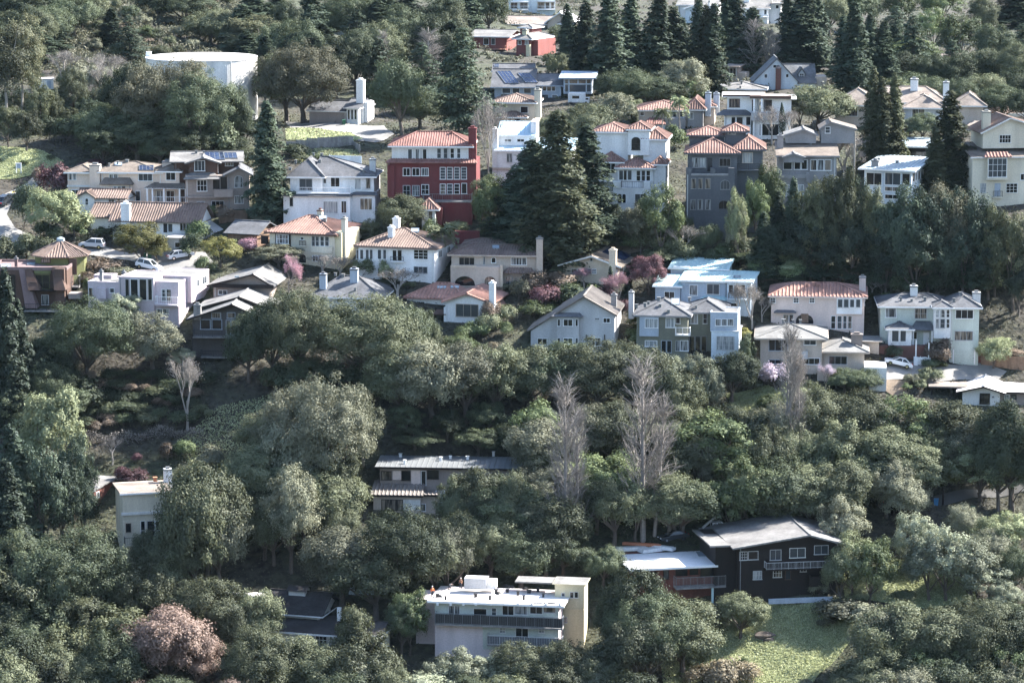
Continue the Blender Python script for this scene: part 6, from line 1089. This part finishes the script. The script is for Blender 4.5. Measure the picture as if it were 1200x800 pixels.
# board fence above the white villa: panels and posts
def fence(name, label, px, hpx, panel_px, mat, gap=.08, cat='fence', boards=False):
    pts = []
    for i in range(len(px)-1):
        (u0, v0), (u1, v1) = px[i], px[i+1]; n = max(1, int(abs(u1-u0)/panel_px+.5)); pts += [(u0+(u1-u0)*t/n, v0+(v1-v0)*t/n) for t in range(n)]
    pts.append(px[-1]); w = [at(u, v) for u, v in pts]; h = hpx*depth_scale(w[0]); o = w[0]; r = empty(name, o); tag(r, label, cat); w = [p-o for p in w]
    for i in range(len(w)-1):
        a, b = w[i], w[i+1]; z0 = min(a.z, b.z); d = Vector((b.x-a.x, b.y-a.y, 0)); L = d.length; d.normalize(); nrm = Vector((-d.y, d.x, 0))*.04
        m = MB(); nb = max(2, int(L/.22))
        for k in range(nb):
            p = Vector((a.x, a.y, 0))+d*(L*k/nb+.01); q = Vector((a.x, a.y, 0))+d*(L*(k+1)/nb-.015); zt = z0+h+rnd.uniform(-.03, .03)
            m.add([p-nrm+Vector((0, 0, z0-.8)), q-nrm+Vector((0, 0, z0-.8)), q+nrm+Vector((0, 0, z0-.8)), p+nrm+Vector((0, 0, z0-.8)), p-nrm+Vector((0, 0, zt)), q-nrm+Vector((0, 0, zt)), q+nrm+Vector((0, 0, zt)), p+nrm+Vector((0, 0, zt))], [(4, 5, 6, 7), (0, 1, 5, 4), (1, 2, 6, 5), (2, 3, 7, 6), (3, 0, 4, 7)])
        m.build('fence_panel', mat, r); MB().box(a.x-.07, a.x+.07, a.y-.13, a.y+.01, z0-.9, z0+h+.12).build('post', mat, r)
fence('board_fence', 'weathered grey board fence above the white villa with the dark roof', [(336, 178), (360, 174), (398, 172), (414, 170), (422, 182)], 12, 14, 'greywood')
fence('retaining_wall', 'pale concrete panel wall behind the white villa with the dark roof', [(386, 196), (424, 196)], 14, 38, 'bluewhite', cat='wall')
fence('picket_fence', 'low white picket fence and gate posts before the sage house', [(1071, 428), (1086, 428)], 10, 8, 'paint_white')
fence('board_fence', 'dark brown fence beside the sage house garage', [(1150, 428), (1200, 434)], 16, 16, 'wood')
fence('board_fence', 'tall wooden fence with vine behind the garage', [(257, 262), (290, 257)], 13, 16, 'wood')
fence('board_fence', 'short reddish gate fence beside the sage house garage', [(1146, 426), (1156, 427)], 10, 10, 'redwood')
for (u, v), hh in (((1073, 428), 20), ((1088, 428), 18)):
    p = at(u, v); s = depth_scale(p); r = empty('gate_pillar', p); tag(r, 'white gate pillar with lantern top by the parked silver sedan', 'pillar', 'white gate pillars before the sage house'); MB().box(-.3, .3, -.3, .3, -.5, hh*s*.5).build('pier', 'paint_white', r); MB().box(-.09, .09, -.09, .09, hh*s*.5, hh*s*1.5).build('post', 'paint_white', r)
def hedge_row(name, label, px, w, hgt, mat, cat='hedge'):
    pts = []; g = np.random.default_rng(5)
    for i in range(len(px)-1):
        a, b = at(*px[i]), at(*px[i+1]); L = (b-a).length
        for k in range(int(L*110)):
            t = g.random(); p = a.lerp(b, t); z = T(p.x, p.y); bl = .75+.25*math.sin(p.x*1.1); pts.append((p.x+g.normal()*w*.3, p.y+g.normal()*w*.3, z+g.random()**.7*hgt*bl))
    o_ = Vector(pts[0]); c = np.array(pts)-np.array(o_); v, q = leaf_quads(c, unit(sphere(len(c))+np.array([0, 0, .3])), .24); me = np_mesh('foliage', v, q, mat); o = bpy.data.objects.new(name, me); C.objects.link(o); o.location = o_; tag(o, label, cat)
hedge_row('hedge', 'long vine hedge along the garden terrace in the gully', [(92, 522), (130, 518), (170, 516), (200, 512), (238, 518)], 1.1, 2.2, 'leaf_twig')
hedge_row('hedge', 'clipped dark hedge beside the farmhouse driveway', [(92, 286), (122, 284)], 1.6, 2.6, 'leaf_oakdark')
hedge_row('hedge', 'low clipped hedge before the sage house', [(1092, 432), (1110, 430)], .8, .9, 'leaf_oakdark')
hedge_row('hedge', 'small clipped hedge on the farmhouse terrace', [(205, 276), (218, 275)], .8, .9, 'leaf_oakdark')
# utility poles
def pole(u, vb, hpx, label, mat='wood', arm=True):
    p = at(u, vb); s = depth_scale(p); h = hpx*s; r = empty('utility_pole', p); tag(r, label, 'pole'); MB().tube([(0, 0, -.5), (0, 0, h)], [.17, .12], 8).build('shaft', mat, r)
    if arm: MB().box(-1.1, 1.1, -.06, .06, h-.7, h-.55).build('crossarm', mat, r)
pole(1000, 262, 108, 'pale wooden pole beside the bare tree at the grey house', 'palebark', False)
pole(925, 560, 172, 'thin weathered pole among the leafless poplars below the beige house', 'greywood')
pole(1105, 592, 22, 'short dark pole beside the lower road', 'darkwood', False)
# bins, signboard, cars
def wheelie(u, v, mat, label, group=None):
    p = at(u, v); r = empty('wheelie_bin', p, rnd.uniform(-.3, .3)); tag(r, label, 'bin', group); MB().add([(-.28, -.3, 0), (.28, -.3, 0), (.28, .3, 0), (-.28, .3, 0), (-.35, -.38, 1), (.35, -.38, 1), (.35, .38, 1), (-.35, .38, 1)], [(0, 3, 2, 1), (0, 1, 5, 4), (1, 2, 6, 5), (2, 3, 7, 6), (3, 0, 4, 7), (4, 5, 6, 7)]).build('body', mat, r); MB().box(-.37, .37, -.4, .4, 1.0, 1.1).build('lid', mat, r); MB().tube([(-.33, .33, .12), (.33, .33, .12)], [.12, .12], 8).build('wheel', 'rubber', r)
wheelie(169, 304, 'bin_green', 'green wheelie bin on the cul-de-sac kerb', 'green bins on the cul-de-sac'); wheelie(175.5, 304.5, 'bin_green', 'green wheelie bin on the cul-de-sac kerb', 'green bins on the cul-de-sac')
wheelie(403, 147, 'bin_green', 'green bin beside the white cottage'); wheelie(1140, 601, 'bin_green', 'green bin beside the lower road'); wheelie(1097, 592, 'bin_blue', 'blue bin beside the lower road')
def signboard():
    p = at(22, 204); s = depth_scale(p); r = empty('sign_board', p, -.1); tag(r, 'white framed notice board on the lawn beside the curving street', 'sign'); w = 3.2*s; h = 12*s
    MB().box(-w, -w+.12, -.06, .06, -.4, h).build('post', 'paint_white', r); MB().box(w-.12, w, -.06, .06, -.4, h).build('post', 'paint_white', r); MB().box(-w-.05, w+.05, -.08, .08, h, h+.15).build('top_rail', 'paint_white', r); MB().box(-w+.14, w-.14, -.03, .03, h*.55, h-.02).build('panel', 'bluegrey', r)
signboard()
def car(u, v, heading, paint, label, kind='sedan'):
    p = at(u, v); p.z += .18; r = empty('parked_car', p, math.radians(heading)); tag(r, label, 'car'); Wd = .88
    e = .03; dz = (T(p.x+1.4*math.cos(r.rotation_euler.z), p.y+1.4*math.sin(r.rotation_euler.z))-T(p.x-1.4*math.cos(r.rotation_euler.z), p.y-1.4*math.sin(r.rotation_euler.z)))/2.8; r.rotation_euler = (0, -math.atan(dz), math.radians(heading))
    if kind == 'sedan': lo = [(-2.3, .35), (-2.32, .75), (-2.1, .92), (-1.5, .98), (.75, .98), (1.9, .86), (2.3, .7), (2.32, .35)]; cab = [(-1.75, .95), (-1.05, 1.42), (.1, 1.46), (1.0, .96)]
    elif kind == 'suv': lo = [(-2.2, .4), (-2.22, .85), (-2.1, 1.05), (-1.5, 1.08), (.9, 1.08), (1.9, .98), (2.2, .8), (2.2, .4)]; cab = [(-2.05, 1.05), (-1.75, 1.66), (.2, 1.7), (1.15, 1.06)]
    else: lo = [(-2.7, .5), (-2.7, 1.05), (-2.6, 1.1), (-.9, 1.1), (-.85, 1.1), (1.2, 1.15), (2.4, 1.08), (2.65, .85), (2.65, .5)]; cab = [(-.85, 1.1), (-.7, 1.82), (.6, 1.85), (1.3, 1.12)]
    def loft(prof, w0, w1, ztop):
        b = MB(); n = len(prof); V = []
        for sd_ in (-1, 1):
            for x, z in prof: V.append((x, sd_*(w0 if z < ztop else w1), z))
        b.add(V, [tuple(range(n)), tuple(range(2*n-1, n-1, -1))]+[(i, i+n, (i+1) % n+n, (i+1) % n) for i in range(n)]); return b
    loft(lo, Wd, Wd*.96, .9).build('body', paint, r); g = loft(cab, Wd*.92, Wd*.74, 1.2).build('cabin_glass', 'carglass', r)
    xs = [c for c in cab]; rf = MB(); rf.box(xs[1][0]-.05, xs[2][0]+.05, -Wd*.74, Wd*.74, xs[1][1]-.01, xs[2][1]+.04)
    for sd_ in (-1, 1):
        for i, j in ((0, 1), (2, 3)): rf.bar((xs[i][0], sd_*Wd*(.92 if i in (0, 3) else .75), xs[i][1]), (xs[j][0], sd_*Wd*(.92 if j in (0, 3) else .75), xs[j][1]), .09)
        mx = (xs[1][0]+xs[2][0])/2; rf.bar((mx, sd_*Wd*.93, .98), (mx, sd_*Wd*.76, xs[1][1]), .09)
    rf.build('roof', paint, r)
    wx = 1.4 if kind != 'pickup' else 1.7
    for sx in (-wx, wx):
        for sd_ in (-1, 1):
            w = MB().tube([(sx, sd_*(Wd-.2), .33), (sx, sd_*(Wd+.02), .33)], [.34, .34], 14).build('wheel', 'rubber', r); MB().tube([(sx, sd_*(Wd+.02), .33), (sx, sd_*(Wd+.04), .33)], [.2, .19], 10).build('rim', 'chrome', w)
    for sd_ in (-1, 1): MB().box(lo[-2][0]-.12, lo[-2][0]+.02, sd_*Wd*.62-.2, sd_*Wd*.62+.2, .62, .76).build('headlight', 'headlamp', r); MB().box(lo[1][0]-.02, lo[1][0]+.08, sd_*Wd*.68-.16, sd_*Wd*.68+.16, .72, .88).build('tail_light', 'taillamp', r)
    if kind == 'pickup': MB().bar((-2.2, .2, 1.2), (.2, .3, 2.7), .3).build('ladder_tube', 'ltgrey', r)
    return r
car(108, 292, 172, 'car_silver', 'silver hatchback parked beside the farmhouse hedge', 'suv'); car(212, 304, 20, 'car_silver', 'silver sedan parked below the farmhouse terrace'); car(174, 317, -20, 'car_white', 'white car parked at the cul-de-sac edge above the pink flat house', 'suv')
car(1052, 430, 178, 'car_white', 'silver-white sedan parked before the sage house'); car(841, 626, 10, 'car_silver', 'silver pickup truck parked behind the dark brown chalet', 'pickup'); car(1050, 588, 10, 'car_red', 'red car parked beside the lower road'); car(789, 634, 200, 'car_dark', 'dark car parked behind the white roofed house'); car(630, 152, 15, 'car_white', 'white car parked behind the blue roofed house')
car(8, 238, 60, 'car_dark', 'dark car on the curving street')
def camper():
    p = at(676, 122); r = empty('camper_van', p, math.radians(-8)); r.scale = (.72, .72, .72); tag(r, 'boxy white camper parked before the modernist house', 'van')
    MB().box(-2.4, 2.4, -1.1, 1.1, .5, 3.1).build('body', 'white', r); MB().box(2.4, 3.6, -1.0, 1.0, .5, 1.9).build('cab', 'white', r); MB().box(-1.2, .8, -1.13, -1.08, 1.6, 2.4).build('window', 'glass_dark', r); MB().box(2.6, 3.4, -1.03, -.98, 1.3, 1.8).build('cab_window', 'glass_dark', r)
    for x in (-1.6, 2.7):
        for y in (-1.0, 1.0): MB().tube([(x, y-.1, .4), (x, y+.1, .4)], [.42, .42], 12).build('wheel', 'rubber', r)
camper()
def tank_shed():
    p = at(54, 104); r = empty('pump_shed', p, .2); tag(r, 'small white pump shed among the eucalyptus trees', 'shed'); MB().box(-1.5, 1.5, 0, 2.4, -1, 1.9).build('wall', 'white', r); MB().box(-1.7, 1.7, -.2, 2.6, 1.9, 2.05).build('roof', 'membrane', r); MB().box(.2, 1.0, -.04, .02, 0, 1.6).build('door', 'bluegrey', r)
tank_shed()
# lumber and white sheeting stacked behind the white roofed house
for i, (u, v, a, m_, L, w) in enumerate(((740, 645, 10, 'offwhite', 5.0, 1.4), (752, 640, -14, 'terracotta', 6, .3), (765, 646, 30, 'white', 4.5, 1.6), (778, 644, -30, 'white', 3.5, 1.2), (688, 656, 5, 'offwhite', 3, 1.2))):
    p = at(u, v); o = MB().box(-L/2, L/2, -w/2, w/2, .1, .5).box(-L/2+.2, L/2-.3, -w/2+.1, w/2-.2, .5, .62).build('board_stack', m_); o.location = p; o.rotation_euler = (0, 0, math.radians(a)); tag(o, ['pale boards stacked by the white roofed house', 'orange timber beam lying behind the white roofed house', 'white sheets stacked behind the white roofed house', 'small white sheet pile by the tall poplar foot', 'pale sheeting half hidden by the oak beside the terrace house'][i], 'boards')
# boulder on the grass slope
def rock(u, v, s_, label):
    p = at(u, v); V = sphere(60)*s_*np.array([1.3, .8, .7]); V *= (1+.25*rng.normal(size=(60, 1))); import bmesh
    bm = bmesh.new(); [bm.verts.new(tuple(q)) for q in V]; bmesh.ops.convex_hull(bm, input=bm.verts[:]); me = bpy.data.meshes.new('boulder'); bm.to_mesh(me); bm.free(); me.materials.append(MATS['bark']); o = bpy.data.objects.new('boulder', me); C.objects.link(o); o.location = p; tag(o, label, 'rock')
rock(895, 745, 1.0, 'dark stump-like rock on the grass slope below the chalet'); rock(901, 750, .6, 'smaller dark rock beside the stump-like rock on the grass')
# roof workers
def person(local, pose, shirt, trousers, label, face=0):
    hb = house_big; z = roof_big.ze+roof_big.k*(local[1]-roof_big.ye); base = Matrix.Translation(hb.pos) @ Matrix.Rotation(hb.yaw, 4, 'Z') @ Vector((local[0], local[1], z))
    r = empty('person', base, math.radians(face)); tag(r, label, 'person', 'roof workers on the terrace house')
    if pose == 'stand': J = {'hip': (0, 0, .92), 'chest': (0, .03, 1.32), 'neck': (0, .02, 1.5), 'head': (0, 0, 1.64), 'top': (0, 0, 1.78), 'ls': (-.2, .03, 1.42), 'rs': (.2, .03, 1.42), 'le': (-.28, .0, 1.15), 're': (.28, .0, 1.15), 'lh': (-.22, -.18, .95), 'rh': (.24, -.16, .95), 'lk': (-.11, -.03, .5), 'rk': (.12, -.05, .5), 'lf': (-.13, .02, .06), 'rf': (.15, .0, .06)}
    else: J = {'hip': (0, .15, .85), 'chest': (0, -.22, 1.05), 'neck': (0, -.38, 1.08), 'head': (0, -.5, 1.06), 'top': (0, -.62, 1.05), 'ls': (-.2, -.28, 1.06), 'rs': (.2, -.28, 1.06), 'le': (-.24, -.34, .75), 're': (.24, -.34, .75), 'lh': (-.16, -.42, .48), 'rh': (.18, -.42, .48), 'lk': (-.13, .02, .47), 'rk': (.14, -.08, .47), 'lf': (-.15, .1, .06), 'rf': (.16, .05, .06)}
    RAD = {'hip': .15, 'chest': .16, 'neck': .06, 'head': .1, 'top': .08, 'ls': .07, 'rs': .07, 'le': .05, 're': .05, 'lh': .04, 'rh': .04, 'lk': .075, 'rk': .075, 'lf': .06, 'rf': .06}
    names = list(J); ed = [('hip', 'chest'), ('chest', 'neck'), ('neck', 'head'), ('head', 'top'), ('chest', 'ls'), ('chest', 'rs'), ('ls', 'le'), ('rs', 're'), ('le', 'lh'), ('re', 'rh'), ('hip', 'lk'), ('hip', 'rk'), ('lk', 'lf'), ('rk', 'rf')]
    me = bpy.data.meshes.new('body'); me.from_pydata([J[n] for n in names], [(names.index(a), names.index(b)) for a, b in ed], []); o = bpy.data.objects.new('body', me); C.objects.link(o); o.parent = r
    md = o.modifiers.new('skin', 'SKIN')
    for i, n in enumerate(names): me.skin_vertices[0].data[i].radius = (RAD[n], RAD[n]); me.skin_vertices[0].data[i].use_root = (i == 0)
    o.modifiers.new('sub', 'SUBSURF').levels = 1; o.modifiers['sub'].render_levels = 1
    dg = bpy.context.evaluated_depsgraph_get(); m2 = bpy.data.meshes.new_from_object(o.evaluated_get(dg)); o.modifiers.clear(); o.data = m2
    for k in (shirt, trousers, 'skin', 'hair'): m2.materials.append(MATS[k])
    hp = Vector(J['hip']); hd = Vector(J['head'])
    for f in m2.polygons:
        c = f.center; f.use_smooth = True
        dists = {b: (c-Vector(J[b])).length for b in J}; nb = min(dists, key=dists.get)
        f.material_index = {'lk': 1, 'rk': 1, 'lf': 1, 'rf': 1, 'hip': 1, 'head': 2, 'lh': 2, 'rh': 2, 'top': 3, 'neck': 2}.get(nb, 0)
    hm = MB().tube([tuple(Vector(J['top'])*1.0-Vector((0, 0, .05))), tuple(Vector(J['top'])+Vector((0, 0, .05)))], [.13, .07], 8).build('cap', 'offwhite' if shirt != 'greyshirt' else 'darkmetal', r)
def rl(zx, zy): p = house_big.on(roof_big, zx, zy); return (p.x, p.y)
person(rl(176, 290), 'stand', 'hiviz', 'denim', 'standing roof worker in orange vest and dark trousers at the roof edge', 20)
person(rl(272, 250), 'bend', 'greyshirt', 'denim', 'roof worker in dark clothes bending over the pale roof', 60)
person(rl(336, 243), 'stand', 'tanshirt', 'denim', 'roof worker in reddish shirt standing before the white equipment box', -30)
person(rl(492, 232), 'stand', 'tanshirt', 'denim', 'roof worker in rust brown jacket behind the equipment box', 160)
for i, (zx, zy) in enumerate(((215, 285), (550, 268), (700, 240), (620, 232), (590, 225))):
    x, y = rl(zx, zy); z = roof_big.ze+roof_big.k*(y-roof_big.ye); p = Matrix.Translation(house_big.pos) @ Matrix.Rotation(house_big.yaw, 4, 'Z') @ Vector((x, y, z)); o = MB().add([(-.5, -.3, 0), (.5, -.3, 0), (.45, .35, 0), (-.45, .3, 0), (-.25, -.12, .35), (.3, -.1, .3), (.2, .2, .36), (-.2, .18, .28)], [(0, 1, 5, 4), (1, 2, 6, 5), (2, 3, 7, 6), (3, 0, 4, 7), (4, 5, 6, 7), (0, 3, 2, 1)]).build('tool_bag', 'darkmetal'); o.location = p; o.rotation_euler = (0, 0, i); tag(o, 'dark bag of roofing tools lying on the pale roof', 'bag', 'tool bags on the terrace house roof')
# ---------------------------------------------------------------- air
def haze():
    m = bpy.data.materials.new('haze'); m.use_nodes = True; n = m.node_tree.nodes; l = m.node_tree.links; n.remove(n['Principled BSDF'])
    v = n.new('ShaderNodeVolumePrincipled'); v.inputs['Color'].default_value = (.6, .82, 1.0, 1); v.inputs['Density'].default_value = .000011; v.inputs['Anisotropy'].default_value = .0
    l.new(v.outputs[0], n['Material Output'].inputs['Volume'])
    b = MB().box(-1000, 1000, -500, 2320, -150, 25); MATS['haze'] = m; o = b.build('haze', 'haze'); tag(o, 'thin blue summer haze filling the valley air', 'haze', kind='stuff')
haze()
